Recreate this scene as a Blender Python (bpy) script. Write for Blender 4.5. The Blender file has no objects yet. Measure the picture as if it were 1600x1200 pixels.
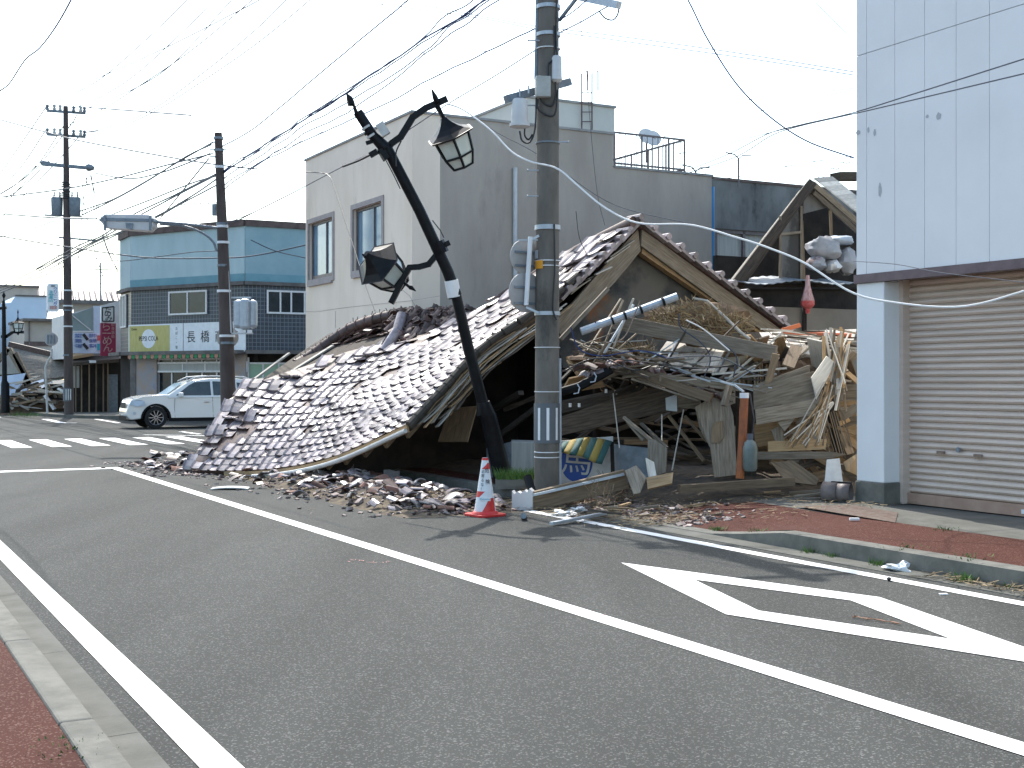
import bpy, math, random
from mathutils import Vector, Matrix, noise as mnoise
random.seed(11)
R = math.radians
# ------------------------------------------------------------------ camera, sky, sun, exposure
F = 1976.0; EYE = 1.65; HOR = 592.0
sc = bpy.context.scene
cam = bpy.data.cameras.new('camera'); camo = bpy.data.objects.new('camera', cam)
sc.collection.objects.link(camo); sc.camera = camo
camo.location = (0, 0, EYE); camo.rotation_euler = (R(90), 0, 0)
cam.sensor_width = 36; cam.lens = 36 * F / 1600; cam.shift_y = -8 / 1600
cam.clip_start = .05; cam.clip_end = 4000
SUN_EL = 50.0; SUN_AZ = 17.4          # degrees left of straight ahead
w = bpy.data.worlds.new('World'); sc.world = w; w.use_nodes = True
nt = w.node_tree; bg = nt.nodes['Background']; sky = nt.nodes.new('ShaderNodeTexSky')
sky.sky_type = 'NISHITA'; sky.sun_disc = False
sky.sun_elevation = R(SUN_EL); sky.sun_rotation = R(-SUN_AZ)
sky.air_density = 1.0; sky.dust_density = 2.0; sky.ozone_density = 1.0; sky.altitude = 0
tn = nt.nodes.new('ShaderNodeMix'); tn.data_type = 'RGBA'; tn.blend_type = 'MULTIPLY'; tn.inputs[0].default_value = 1; tn.inputs[7].default_value = (.97, 1.0, .93, 1)
nt.links.new(sky.outputs[0], tn.inputs[6]); nt.links.new(tn.outputs[2], bg.inputs[0]); bg.inputs[1].default_value = .15
sl = bpy.data.lights.new('sun', 'SUN'); sl.energy = 2.3; sl.angle = R(.53); sl.color = (1, .96, .9)
so = bpy.data.objects.new('sun', sl); sc.collection.objects.link(so)
_d = Vector((math.sin(R(SUN_AZ)) * math.cos(R(SUN_EL)), -math.cos(R(SUN_AZ)) * math.cos(R(SUN_EL)), -math.sin(R(SUN_EL))))
so.rotation_euler = _d.to_track_quat('-Z', 'Y').to_euler()
sc.view_settings.view_transform = 'Standard'; sc.view_settings.look = 'None'
sc.view_settings.exposure = 1.52; sc.view_settings.gamma = 1; sc.view_settings.use_curve_mapping = False
sc.render.engine = 'CYCLES'; sc.cycles.max_bounces = 6

# ------------------------------------------------------------------ geometry helpers
UX, UY = -.4762, .8793                 # unit vector along the road, away from the camera
VX, VY = .8793, .4762                  # unit vector across the road, to the right
def UV(u, v, z=0): return Vector((UX * u + VX * v, UY * u + VY * v, z))
UD, VD, ZD = Vector((UX, UY, 0)), Vector((VX, VY, 0)), Vector((0, 0, 1))
def toUV(p): return (UX * p[0] + UY * p[1], VX * p[0] + VY * p[1], p[2])
def at(px, py, Y): return Vector(((px - 800) / F * Y, Y, EYE + (HOR - py) / F * Y))
def onV(px, py, v): a = (px - 800) / F; return at(px, py, v / (VX * a + VY))
def onU(px, py, u): a = (px - 800) / F; return at(px, py, u / (UX * a + UY))
def onZ(px, py, z=0.): return at(px, py, (EYE - z) * F / (py - HOR))
def A(t): return at(*t)

class MB:
    def __init__(s): s.v = []; s.f = []; s.r = []; s.cur = .5; s.mi = []; s.m = 0
    def piece(s, r=None): s.cur = random.random() if r is None else r; return s
    def add(s, vs, fs):
        b = len(s.v); s.v += [Vector(x) for x in vs]
        for f in fs: s.f.append([b + i for i in f]); s.r.append(s.cur); s.mi.append(s.m)
        return s
    def frame(s, c, X, Y, Z, hx, hy, hz):
        c, X, Y, Z = Vector(c), Vector(X), Vector(Y), Vector(Z)
        vs = [c + X * (i * hx) + Y * (j * hy) + Z * (k * hz) for i in (-1, 1) for j in (-1, 1) for k in (-1, 1)]
        return s.add(vs, [(0, 1, 3, 2), (4, 6, 7, 5), (0, 4, 5, 1), (2, 3, 7, 6), (0, 2, 6, 4), (1, 5, 7, 3)])
    def box(s, lo, hi):
        lo, hi = Vector(lo), Vector(hi); c = (lo + hi) / 2; h = (hi - lo) / 2
        return s.frame(c, (1, 0, 0), (0, 1, 0), (0, 0, 1), h.x, h.y, h.z)
    def boxUV(s, u0, u1, v0, v1, z0, z1):
        return s.frame(UV((u0 + u1) / 2, (v0 + v1) / 2, (z0 + z1) / 2), UD, VD, ZD, abs(u1 - u0) / 2, abs(v1 - v0) / 2, abs(z1 - z0) / 2)
    def beam(s, a, b, w, h, up=(0, 0, 1)):
        a, b = Vector(a), Vector(b); X = (b - a); L = X.length
        if L < 1e-6: return s
        X /= L; up = Vector(up)
        if abs(X.dot(up.normalized())) > .97: up = Vector((0, 1, 0)) if abs(X.y) < .9 else Vector((1, 0, 0))
        Y = up.cross(X).normalized(); Z = X.cross(Y)
        return s.frame((a + b) / 2, X, Y, Z, L / 2, w / 2, h / 2)
    def tube(s, pts, r, n=8, cap=True):
        pts = [Vector(p) for p in pts]; m = len(pts); rs = r if isinstance(r, (list, tuple)) else [r] * m
        rings = []; pu = None
        for i, p in enumerate(pts):
            d = (pts[min(i + 1, m - 1)] - pts[max(i - 1, 0)])
            d = d.normalized() if d.length > 1e-9 else Vector((0, 0, 1))
            if pu is None:
                pu = Vector((0, 0, 1)) if abs(d.z) < .9 else Vector((0, 1, 0))
            X = pu.cross(d)
            if X.length < 1e-4: X = Vector((1, 0, 0)).cross(d)
            X.normalize(); Yv = d.cross(X).normalized(); pu = Yv
            rings.append([p + (X * math.cos(2 * math.pi * k / n) + Yv * math.sin(2 * math.pi * k / n)) * rs[i] for k in range(n)])
        vs = [q for g in rings for q in g]; fs = []
        for i in range(m - 1):
            for k in range(n):
                k2 = (k + 1) % n; fs.append((i * n + k, i * n + k2, (i + 1) * n + k2, (i + 1) * n + k))
        if cap: fs.append(tuple(range(n))[::-1]); fs.append(tuple((m - 1) * n + k for k in range(n)))
        return s.add(vs, fs)
    def cyl(s, a, b, r, n=16, r2=None): return s.tube([a, b], [r, r if r2 is None else r2], n)
    def lathe(s, prof, M, n=16, caps=True):       # prof [(r,z)], M local->world
        vs = []; fs = []; m = len(prof)
        for r_, z in prof:
            for k in range(n):
                a = 2 * math.pi * (k + .5) / n; vs.append(M @ Vector((r_ * math.cos(a), r_ * math.sin(a), z)))
        for i in range(m - 1):
            for k in range(n):
                k2 = (k + 1) % n; fs.append((i * n + k, i * n + k2, (i + 1) * n + k2, (i + 1) * n + k))
        if caps: fs.append(tuple(range(n))[::-1]); fs.append(tuple((m - 1) * n + k for k in range(n)))
        return s.add(vs, fs)
    def prism(s, poly, ext):           # polygon of 3D points, extruded by the vector ext
        n = len(poly); ext = Vector(ext); vs = [Vector(p) for p in poly] + [Vector(p) + ext for p in poly]
        fs = [tuple(range(n))[::-1], tuple(range(n, 2 * n))] + [(i, (i + 1) % n, n + (i + 1) % n, n + i) for i in range(n)]
        return s.add(vs, fs)
    def slab(s, poly, th):
        P = [Vector(p) for p in poly]; nn = Vector((0, 0, 0))
        for i in range(len(P)): nn += P[i].cross(P[(i + 1) % len(P)])
        nn.normalize()
        if nn.y < 0: nn = -nn
        return s.prism(P, nn * th)
    def sheet(s, P, nx, ny):           # P(i,j) -> point
        vs = [P(i, j) for i in range(nx + 1) for j in range(ny + 1)]
        return s.add(vs, [(i * (ny + 1) + j, (i + 1) * (ny + 1) + j, (i + 1) * (ny + 1) + j + 1, i * (ny + 1) + j + 1) for i in range(nx) for j in range(ny)])
    def build(s, name, mats, parent=None, smooth=False, origin=None, bevel=0):
        me = bpy.data.meshes.new(name)
        if parent is not None: o = ORG.get(parent.name, Vector((0, 0, 0)))
        elif origin is not None: o = Vector(origin)
        else:
            xs = [v.x for v in s.v]; ys = [v.y for v in s.v]; zs = [v.z for v in s.v]
            o = Vector(((min(xs) + max(xs)) / 2, (min(ys) + max(ys)) / 2, min(zs)))
        me.from_pydata([v - o for v in s.v], [], s.f); me.update()
        uvl = me.uv_layers.new(name='UVMap'); at_ = me.attributes.new('rnd', 'FLOAT', 'FACE')
        at_.data.foreach_set('value', s.r)
        for p in me.polygons:
            vs = [s.v[i] for i in p.vertices]; n = len(vs); best = 0; u = Vector((1, 0, 0))
            for i in range(n):
                e = vs[(i + 1) % n] - vs[i]
                if e.length > best: best = e.length; u = e / e.length
            nn = p.normal; v_ = nn.cross(u); off = s.r[p.index] * 37.3
            for li, q in zip(p.loop_indices, vs): uvl.data[li].uv = (u.dot(q) + off, v_.dot(q) + off * 1.7)
        if smooth: me.polygons.foreach_set('use_smooth', [True] * len(me.polygons))
        if not isinstance(mats, (list, tuple)): mats = [mats]
        for m in mats: me.materials.append(m)
        if len(mats) > 1: me.polygons.foreach_set('material_index', s.mi)
        me.update()
        ob = bpy.data.objects.new(name, me); sc.collection.objects.link(ob)
        if parent is not None:
            ob.parent = parent; ORG[ob.name] = o      # parts share their thing's origin
        else: ob.location = o; ORG[ob.name] = o
        if smooth == 2 or bevel:
            if bevel:
                b = ob.modifiers.new('bevel', 'BEVEL'); b.width = bevel; b.segments = 2; b.limit_method = 'ANGLE'; b.angle_limit = R(35)
        if smooth:
            try: me.set_sharp_from_angle(angle=R(40))
            except Exception: pass
        return ob
ORG = {}
def thing(name, label, cat, loc, group=None):
    o = bpy.data.objects.new(name, None); sc.collection.objects.link(o); o.location = loc; o.empty_display_size = .2
    ORG[o.name] = Vector(loc); return tag(o, label, cat, group)
def tag(o, label=None, cat=None, group=None, kind=None):
    if label: o['label'] = label
    if cat: o['category'] = cat
    if group: o['group'] = group
    if kind: o['kind'] = kind
    elif cat: o['kind'] = 'thing'
    return o
def struct(o): o['kind'] = 'structure'; return o
def dup(root, loc, label=None):
    def cp(o, par):
        c = o.copy(); sc.collection.objects.link(c); c.parent = par
        for ch in [x for x in o.children]: cp(ch, c)
        return c
    c = cp(root, None); c.location = loc
    if label: c['label'] = label
    return c
def text_mesh(txt, size, origin, X, Z, mat, name, parent, th=.004, align='CENTER', squash=1.0):
    cu = bpy.data.curves.new(name, 'FONT'); cu.body = txt; cu.size = size; cu.extrude = th / 2
    cu.align_x = align; cu.align_y = 'CENTER'; cu.resolution_u = 3
    o = bpy.data.objects.new('tmp', cu); sc.collection.objects.link(o)
    dg = bpy.context.evaluated_depsgraph_get(); dg.update()
    me = bpy.data.meshes.new_from_object(o.evaluated_get(dg)); bpy.data.objects.remove(o)
    X, Z = Vector(X).normalized(), Vector(Z).normalized(); N = X.cross(Z)
    po = ORG.get(parent.name, Vector((0, 0, 0)))
    for v in me.vertices: v.co = Vector(origin) - po + X * (v.co.x * squash) + Z * v.co.y - N * 0 + N * v.co.z
    me.materials.clear(); me.materials.append(mat); me.name = name
    ob = bpy.data.objects.new(name, me); sc.collection.objects.link(ob); ob.parent = parent; ORG[ob.name] = po
    return ob
def cr(P, t):
    n = len(P) - 1; x = min(max(t, 0), 1) * n; i = min(int(x), n - 1); f = x - i
    p1, p2 = P[i], P[i + 1]; p0 = P[i - 1] if i > 0 else p1 * 2 - p2; p3 = P[i + 2] if i + 2 <= n else p2 * 2 - p1
    return .5 * ((2 * p1) + (p2 - p0) * f + (2 * p0 - 5 * p1 + 4 * p2 - p3) * f * f + (3 * p1 - p0 - 3 * p2 + p3) * f ** 3)
def rnd(a, b): return random.uniform(a, b)

# ------------------------------------------------------------------ materials
def mat(name, c1, c2=None, scale=3., rough=.8, metal=0., bump=0., bscale=40., spec=.5, stretch=(1, 1, 1), uv=False,
        vary=0., coat=0., c3=None, s3=.6, t3=.55, contrast=.28, rvary=0.):
    m = bpy.data.materials.new(name); m.use_nodes = True; n = m.node_tree.nodes; L = m.node_tree.links; b = n['Principled BSDF']
    b.inputs['Roughness'].default_value = rough; b.inputs['Metallic'].default_value = metal
    b.inputs['Specular IOR Level'].default_value = spec; b.inputs['Coat Weight'].default_value = coat
    b.inputs['Coat Roughness'].default_value = .12
    if uv: src = n.new('ShaderNodeUVMap').outputs[0]
    else: src = n.new('ShaderNodeNewGeometry').outputs['Position']
    mp = n.new('ShaderNodeMapping'); mp.inputs['Scale'].default_value = stretch; L.new(src, mp.inputs[0])
    col = None
    def noise(sc_, det=6, ro=.6):
        x = n.new('ShaderNodeTexNoise'); x.inputs['Scale'].default_value = sc_; x.inputs['Detail'].default_value = det
        x.inputs['Roughness'].default_value = ro; L.new(mp.outputs[0], x.inputs['Vector']); return x
    def ramp(fac, lo, hi):
        r = n.new('ShaderNodeMapRange'); r.inputs['From Min'].default_value = lo; r.inputs['From Max'].default_value = hi
        L.new(fac, r.inputs['Value']); return r.outputs[0]
    def mix(fac, a, bb, mode='MIX'):
        x = n.new('ShaderNodeMix'); x.data_type = 'RGBA'; x.blend_type = mode
        if isinstance(fac, float): x.inputs[0].default_value = fac
        else: L.new(fac, x.inputs[0])
        for s_, val in ((6, a), (7, bb)):
            if isinstance(val, tuple): x.inputs[s_].default_value = (*val, 1)
            else: L.new(val, x.inputs[s_])
        return x.outputs[2]
    if c2 is not None:
        col = mix(ramp(noise(scale).outputs[0], .5 - contrast / 2, .5 + contrast / 2), c1, c2)
    if c3 is not None:
        col = mix(ramp(noise(s3, 8, .65).outputs[0], t3, t3 + .12), col if col is not None else c1, c3)
    if vary:
        a = n.new('ShaderNodeAttribute'); a.attribute_name = 'rnd'
        r = n.new('ShaderNodeMapRange'); r.inputs['To Min'].default_value = 1 - vary; r.inputs['To Max'].default_value = 1 + vary
        L.new(a.outputs['Fac'], r.inputs['Value'])
        h = n.new('ShaderNodeVectorMath'); h.operation = 'SCALE'
        if col is None: h.inputs[0].default_value = c1
        else: L.new(col, h.inputs[0])
        L.new(r.outputs[0], h.inputs['Scale']); col = h.outputs[0]
    if col is None: b.inputs['Base Color'].default_value = (*c1, 1)
    else: L.new(col, b.inputs['Base Color'])
    if rvary:
        r = n.new('ShaderNodeMapRange'); r.inputs['To Min'].default_value = rough - rvary; r.inputs['To Max'].default_value = rough + rvary
        L.new(noise(scale * .7).outputs[0], r.inputs['Value']); L.new(r.outputs[0], b.inputs['Roughness'])
    if bump:
        bp = n.new('ShaderNodeBump'); bp.inputs['Strength'].default_value = bump; bp.inputs['Distance'].default_value = .01
        L.new(noise(bscale, 4).outputs[0], bp.inputs['Height']); L.new(bp.outputs[0], b.inputs['Normal'])
    return m
def grid_mat(name, c1, mortar, size, rough=.4):
    m = bpy.data.materials.new(name); m.use_nodes = True; n = m.node_tree.nodes; L = m.node_tree.links; b = n['Principled BSDF']
    u = n.new('ShaderNodeUVMap'); t = n.new('ShaderNodeTexBrick'); t.offset = 0; t.squash = 1
    t.inputs['Scale'].default_value = 1; t.inputs['Brick Width'].default_value = size; t.inputs['Row Height'].default_value = size
    t.inputs['Mortar Size'].default_value = size * .07; t.inputs['Mortar Smooth'].default_value = .2
    t.inputs['Color1'].default_value = (*c1, 1); t.inputs['Color2'].default_value = (*[x * 1.5 for x in c1], 1); t.inputs['Mortar'].default_value = (*mortar, 1)
    L.new(u.outputs[0], t.inputs['Vector']); L.new(t.outputs['Color'], b.inputs['Base Color']); b.inputs['Roughness'].default_value = rough
    return m
M = {}
def mk(k, *a, **kw): M[k] = mat(k, *a, **kw)
# asphalt with visible aggregate
def asphalt(name, c1, c2, light, patch):
    m = bpy.data.materials.new(name); m.use_nodes = True; n = m.node_tree.nodes; L = m.node_tree.links; b = n['Principled BSDF']
    g = n.new('ShaderNodeNewGeometry').outputs['Position']
    def N(s, d=3, r=.6):
        x = n.new('ShaderNodeTexNoise'); x.inputs['Scale'].default_value = s; x.inputs['Detail'].default_value = d; x.inputs['Roughness'].default_value = r; L.new(g, x.inputs['Vector']); return x.outputs[0]
    def RM(v, a0, a1, b0=0, b1=1):
        r = n.new('ShaderNodeMapRange'); L.new(v, r.inputs[0]); r.inputs[1].default_value = a0; r.inputs[2].default_value = a1; r.inputs[3].default_value = b0; r.inputs[4].default_value = b1; return r.outputs[0]
    def MX(f, a, c):
        x = n.new('ShaderNodeMix'); x.data_type = 'RGBA'; L.new(f, x.inputs[0])
        for s_, val in ((6, a), (7, c)):
            if isinstance(val, tuple): x.inputs[s_].default_value = (*val, 1)
            else: L.new(val, x.inputs[s_])
        return x.outputs[2]
    v = n.new('ShaderNodeTexVoronoi'); v.inputs['Scale'].default_value = 120; L.new(g, v.inputs['Vector'])
    wn = n.new('ShaderNodeSeparateColor'); L.new(v.outputs['Color'], wn.inputs[0])
    base = MX(RM(N(210, 2), .3, .7), c1, c2)
    base = MX(RM(wn.outputs[0], .86, .90), base, light)
    mp = n.new('ShaderNodeMapping'); mp.inputs['Rotation'].default_value = (0, 0, R(-28.4)); mp.inputs['Scale'].default_value = (.9, .12, 1); L.new(g, mp.inputs[0])
    pn = n.new('ShaderNodeTexNoise'); pn.inputs['Scale'].default_value = 1.1; pn.inputs['Detail'].default_value = 4; L.new(mp.outputs[0], pn.inputs['Vector'])
    sc_ = n.new('ShaderNodeVectorMath'); sc_.operation = 'SCALE'; L.new(base, sc_.inputs[0]); L.new(RM(pn.outputs[0], .3, .7, patch[0], patch[1]), sc_.inputs['Scale'])
    L.new(sc_.outputs[0], b.inputs['Base Color']); b.inputs['Roughness'].default_value = .9; b.inputs['Specular IOR Level'].default_value = .12
    bp = n.new('ShaderNodeBump'); bp.inputs['Strength'].default_value = .35; bp.inputs['Distance'].default_value = .004
    L.new(N(160, 2), bp.inputs['Height']); L.new(bp.outputs[0], b.inputs['Normal'])
    return m
M['asphalt'] = asphalt('asphalt', (.026, .027, .0255), (.070, .0715, .067), (.115, .115, .11), (.84, 1.24))
M['redwalk'] = asphalt('red_brown_pavement', (.034, .010, .007), (.085, .026, .018), (.13, .075, .06), (.75, 1.2))
mk('ground', (.07, .07, .065), (.1, .1, .09), 2, .95)
mk('line', (.78, .78, .76), (.70, .70, .68), 30, .6, c3=(.30, .30, .30), s3=34, t3=.635, bump=.2, bscale=150)
mk('kerb', (.12, .118, .105), (.175, .17, .15), 5, .95, spec=.15, bump=.3, bscale=60, c3=(.10, .098, .083), s3=2.2, t3=.6)
mk('slab', (.10, .10, .088), (.135, .133, .12), 3, .95, spec=.15, bump=.3, bscale=70, c3=(.07, .068, .06), s3=1.4, t3=.57)
mk('panel', (.67, .67, .68), (.71, .71, .72), 1.2, .6, c3=(.61, .61, .61), s3=.5, t3=.62)
mk('panelside', (.68, .70, .71), (.72, .74, .75), 2, .6)
mk('groove', (.60, .57, .52))
mk('rust', (.16, .11, .08), (.25, .19, .15), 20)
mk('brownstrip', (.09, .06, .07), (.13, .09, .1), 8, .5)
mk('shutter', (.50, .41, .345), (.58, .48, .41), 2, .5, c3=(.40, .30, .23), s3=7, t3=.66, stretch=(.5, .5, 5))
mk('beige', (.72, .61, .50), (.80, .69, .58), 1.2, .9, stretch=(1, 1, .35), c3=(.63, .535, .44), s3=.9, t3=.58, bump=.1)
mk('greywall', (.31, .275, .24), (.39, .35, .305), 1.1, .9, stretch=(1, 1, .3), c3=(.235, .21, .185), s3=.7, t3=.55, contrast=.24, bump=.1)
mk('darkwall', (.10, .10, .10), (.20, .20, .195), 1.6, .95, stretch=(1, 1, .5), c3=(.05, .048, .045), s3=.8, t3=.52)
mk('pent', (.46, .46, .43), (.52, .52, .49), 1, .9)
mk('coping', (.22, .22, .22), (.3, .3, .29), 3, .9)
mk('winframe', (.10, .08, .08), (.15, .125, .125), 8, .5)
mk('winsurround', (.30, .265, .26), (.36, .32, .31), 6, .8)
mk('whiteframe', (.62, .60, .60), (.7, .68, .66), 8, .5)
mk('bluepipe', (.04, .22, .5), rough=.4)
mk('whitepipe', (.55, .58, .6), (.45, .47, .5), 5, .5)
M['glass'] = mat('glass', (.02, .03, .04), rough=.04, spec=1.0); 
mk('bluglass', (.10, .20, .30), (.16, .27, .36), 1.5, .12, spec=.8)
mk('darkglass', (.012, .016, .02), (.03, .035, .04), 2, .15, spec=.6)
mk('curtain', (.32, .33, .31), (.42, .42, .40), 3, .8, stretch=(8, 8, .5))
mk('tile', (.17, .135, .14), (.27, .235, .245), 9, .33, spec=.55, vary=.45, coat=0., bump=.15, bscale=60, rvary=.12, c3=(.09, .05, .04), s3=3, t3=.62)
mk('tilepale', (.17, .15, .145), (.27, .25, .245), 10, .5, spec=.5, vary=.4)
mk('tiledark', (.05, .024, .018), (.10, .055, .045), 12, .5, vary=.5)
mk('tilebreak', (.2, .1, .07), (.12, .06, .05), 14, .85, vary=.4)
mk('tileold', (.14, .125, .1), (.22, .2, .17), 10, .7, vary=.35)
mk('mud', (.085, .055, .035), (.15, .10, .065), 7, .98, bump=.8, bscale=25)
WG = dict(uv=True, stretch=(1.2, 14, 1), vary=.35, bump=.3, bscale=14)
mk('woodgrey', (.13, .105, .075), (.235, .20, .155), 3, .85, **WG)
mk('woodpale', (.38, .35, .30), (.52, .49, .43), 3, .8, **WG)
mk('woodtan', (.27, .17, .08), (.38, .26, .14), 3, .8, c3=(.17, .14, .10), s3=.9, t3=.55, **WG)
mk('wooddark', (.035, .027, .02), (.085, .065, .048), 3, .9, **WG)
mk('woodbrown', (.13, .09, .055), (.22, .16, .1), 3, .85, **WG)
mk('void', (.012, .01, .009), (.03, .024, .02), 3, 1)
mk('gablewall', (.03, .034, .038), (.10, .095, .085), 1.5, .95, c3=(.17, .075, .032), s3=1.3, t3=.54, contrast=.2, bump=.3)
mk('straw', (.24, .18, .10), (.14, .10, .055), 9, .9, vary=.5)
mk('weed', (.07, .15, .03), (.12, .2, .05), 9, .8, vary=.4)
mk('polecon', (.115, .105, .092), (.18, .165, .145), 3, .9, spec=.2, stretch=(1, 1, .4), c3=(.08, .075, .065), s3=2.2, t3=.55, bump=.2)
mk('poledark', (.06, .044, .038), (.10, .078, .07), 4, .9, stretch=(1, 1, .3), c3=(.06, .05, .045), s3=2, t3=.55)
mk('galv', (.36, .40, .44), (.45, .49, .53), 8, .45, metal=.3)
mk('galvdark', (.13, .16, .19), (.2, .23, .26), 8, .5, metal=.2)
mk('cablegrey', (.045, .055, .08), rough=.6, spec=.3); mk('cableblue', (.03, .05, .14), rough=.6, spec=.3); mk('cableblack', (.015, .015, .018), rough=.5)
mk('cablewhite', (.7, .7, .68)); mk('cabledim', (.10, .11, .13), rough=.7, spec=.2)
mk('black', (.004, .0045, .006), (.009, .010, .012), 10, .42, spec=.16)
mk('lampglass', (.50, .56, .53), (.6, .65, .62), 4, .35)
mk('signback', (.33, .31, .30), (.4, .38, .365), 5, .5)
mk('white', (.74, .75, .76), (.66, .67, .68), 6, .55)
mk('offwhite', (.5, .5, .5), (.58, .58, .57), 3, .7)
mk('dirtywhite', (.42, .42, .41), (.55, .55, .53), 5, .8)
mk('orange', (.65, .28, .02)); mk('red', (.55, .02, .02), (.62, .035, .03), 8, .45)
mk('teal', (.02, .35, .42)); mk('ink', (.02, .02, .025)); mk('yellow', (.42, .36, .10), (.52, .46, .18), 5, .6, stretch=(6, 6, .6))
mk('crimson', (.24, .012, .05), rough=.6); mk('emblem', (.01, .06, .30), rough=.5)
mk('carpaint', (.70, .71, .69), rough=.22, coat=.8); mk('tyre', (.012, .012, .013), rough=.85); mk('alloy', (.5, .5, .52), rough=.3, metal=.7)
mk('plasticdark', (.008, .009, .010), rough=.7, spec=.2); mk('headlamp', (.45, .52, .6), rough=.1); mk('taillamp', (.5, .02, .02), rough=.2)
mk('rustpipe', (.34, .10, .025), (.22, .07, .03), 8, .7)
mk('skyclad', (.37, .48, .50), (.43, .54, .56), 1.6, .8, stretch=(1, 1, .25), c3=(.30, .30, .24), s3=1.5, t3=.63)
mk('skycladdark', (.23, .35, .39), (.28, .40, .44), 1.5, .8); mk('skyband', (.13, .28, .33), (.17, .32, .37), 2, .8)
mk('roofrim', (.085, .06, .055), (.14, .1, .09), 4, .9)
M['darktile'] = grid_mat('dark_blue_wall_tile', (.030, .036, .048), (.15, .17, .19), .16)
mk('cornice', (.10, .09, .085), (.16, .145, .135), 3, .9)
mk('green', (.03, .20, .08)); mk('pennant2', (.38, .2, .14)); mk('palegreen', (.3, .42, .3)); mk('palebrown', (.33, .24, .18), (.25, .25, .27), 2.5, .8, c3=(.12, .16, .3), s3=1.8, t3=.6)
mk('stripeY', (.26, .19, .04), rough=.8); mk('stripeG', (.025, .085, .08), rough=.8)
mk('netred', (.42, .04, .04), (.5, .14, .13), 14, .6); mk('netpale', (.34, .15, .14), (.5, .36, .35), 16, .7, stretch=(3, 3, .5))
mk('cloth', (.30, .32, .35), (.40, .40, .42), 6, .9, c3=(.22, .12, .10), s3=2.4, t3=.56, bump=1, bscale=9)
mk('bottle', (.10, .13, .12), (.16, .19, .18), 5, .5)
mk('bluesheet', (.42, .5, .62), (.5, .58, .68), 2, .6); mk('palebluewall', (.48, .58, .7), (.53, .63, .74), 1, .8)
mk('taupewall', (.38, .34, .30), (.43, .39, .35), 1.5, .9); mk('tealsign', (.16, .22, .22), (.2, .26, .26), 2, .7)
mk('clearplastic', (.4, .48, .55), (.6, .65, .7), 10, .2)
M_ = M

# ------------------------------------------------------------------ setting: ground, roads, pavements
b = MB(); b.add([(-1500, -400, -.06), (1500, -400, -.06), (1500, 2500, -.06), (-1500, 2500, -.06)], [(0, 1, 2, 3)])
struct(b.build('ground', M['ground'], origin=(0, 0, -.06)))
b = MB(); b.add([UV(-12, -70), UV(-12, 70), UV(220, 70), UV(220, -70)], [(0, 1, 2, 3)])
struct(b.build('road', M['asphalt'], origin=(0, 0, 0)))
def walk_h(u, v):
    if u < 9.75: hk = .155
    elif u < 10.6: hk = .155 - (u - 9.75) / .85 * .135
    elif u < 14.2: hk = .02
    elif u < 15.2: hk = .02 + (u - 14.2) * .13
    else: hk = .15
    return hk + (.16 - hk) * min(1, max(0, (v - 8.37) / 1.6))
def zwalk(u, v): return walk_h(u, v) if v > 8.22 else 0
b = MB(); us = [-12 + i * .35 for i in range(int(42.2 / .35) + 1)]; vs_ = [8.37, 8.8, 9.3, 9.75]
b.sheet(lambda i, j: UV(us[i], vs_[j] + (.28 * max(0, min(1, (us[i] - 9.5) / 3)) if j == 3 else 0), walk_h(us[i], vs_[j])), len(us) - 1, 3)
struct(b.build('pavement', M['redwalk']))
b = MB()
b.sheet(lambda i, j: UV(us[i], [9.75 + .28 * max(0, min(1, (us[i] - 9.5) / 3)), 10.4, 40][j], [walk_h(us[i], 9.75), .16, .16][j]), len(us) - 1, 2)
b.boxUV(-12, 30.0, 8.38, 9.6, -.05, .0)
struct(b.build('concrete_pavement', M['slab']))
b = MB()
b.add([UV(9.6, 9.7, .1665), UV(11.4, 9.95, .1665), UV(11.2, 10.65, .1665), UV(10.3, 10.45, .1665)], [(0, 1, 2, 3)])
struct(b.build('pavement_patch', mat('rusty_patch', (.075, .035, .025), (.12, .10, .08), 12, .95, stretch=(1, 1, 1))))
b = MB(); u = -12.0
while u < 30:                                            # kerb blocks with open joints
    h0, h1 = walk_h(u + .01, 8.37), walk_h(u + .6, 8.37); b.piece()
    P = [UV(u + .0015, 8.22), UV(u + .0015, 8.37), UV(u + .6, 8.37), UV(u + .6, 8.22)]
    tops = [Vector((p.x, p.y, h)) for p, h in zip(P, (h0 - .01, h0 + .004, h1 + .004, h1 - .01))]
    mid0, mid1 = UV(u + .004, 8.245, h0), UV(u + .6, 8.245, h1)
    lows = [Vector((p.x, p.y, -.05)) for p in P]
    b.add(lows + tops + [mid0, mid1], [(0, 4, 7, 3), (4, 8, 9, 7), (8, 5, 6, 9), (0, 1, 5, 8, 4), (3, 7, 9, 6, 2)]); u += .6
struct(b.build('kerb', M['kerb']))
b = MB(); u = -12.0
while u < 29:
    b.boxUV(u, u + 2.395, 7.93, 8.218, -.04, .006); u += 2.4
struct(b.build('gutter', M['slab']))
# near left side: gutter, kerb, red pavement
b = MB(); u = -12.0
while u < 40:
    b.piece(); P = [(1.08, .016), (1.14, .004), (1.275, .008)]
    for k in range(2):
        (v0, z0), (v1, z1) = P[k], P[k + 1]
        b.add([UV(u, v0, z0), UV(u + 1.994, v0, z0), UV(u + 1.994, v1, z1), UV(u, v1, z1)], [(0, 1, 2, 3)])
    u += 2.0
struct(b.build('near_gutter', M['slab']))
b = MB(); u = -12.0
while u < 40:
    b.piece(); b.boxUV(u, u + 1.996, .92, 1.075, -.04, .10); u += 2.0
struct(b.build('near_kerb', M['kerb'], bevel=.015))
b = MB(); b.boxUV(-12, 40, -30, .918, -.04, .085); struct(b.build('near_pavement', M['redwalk']))
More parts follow.
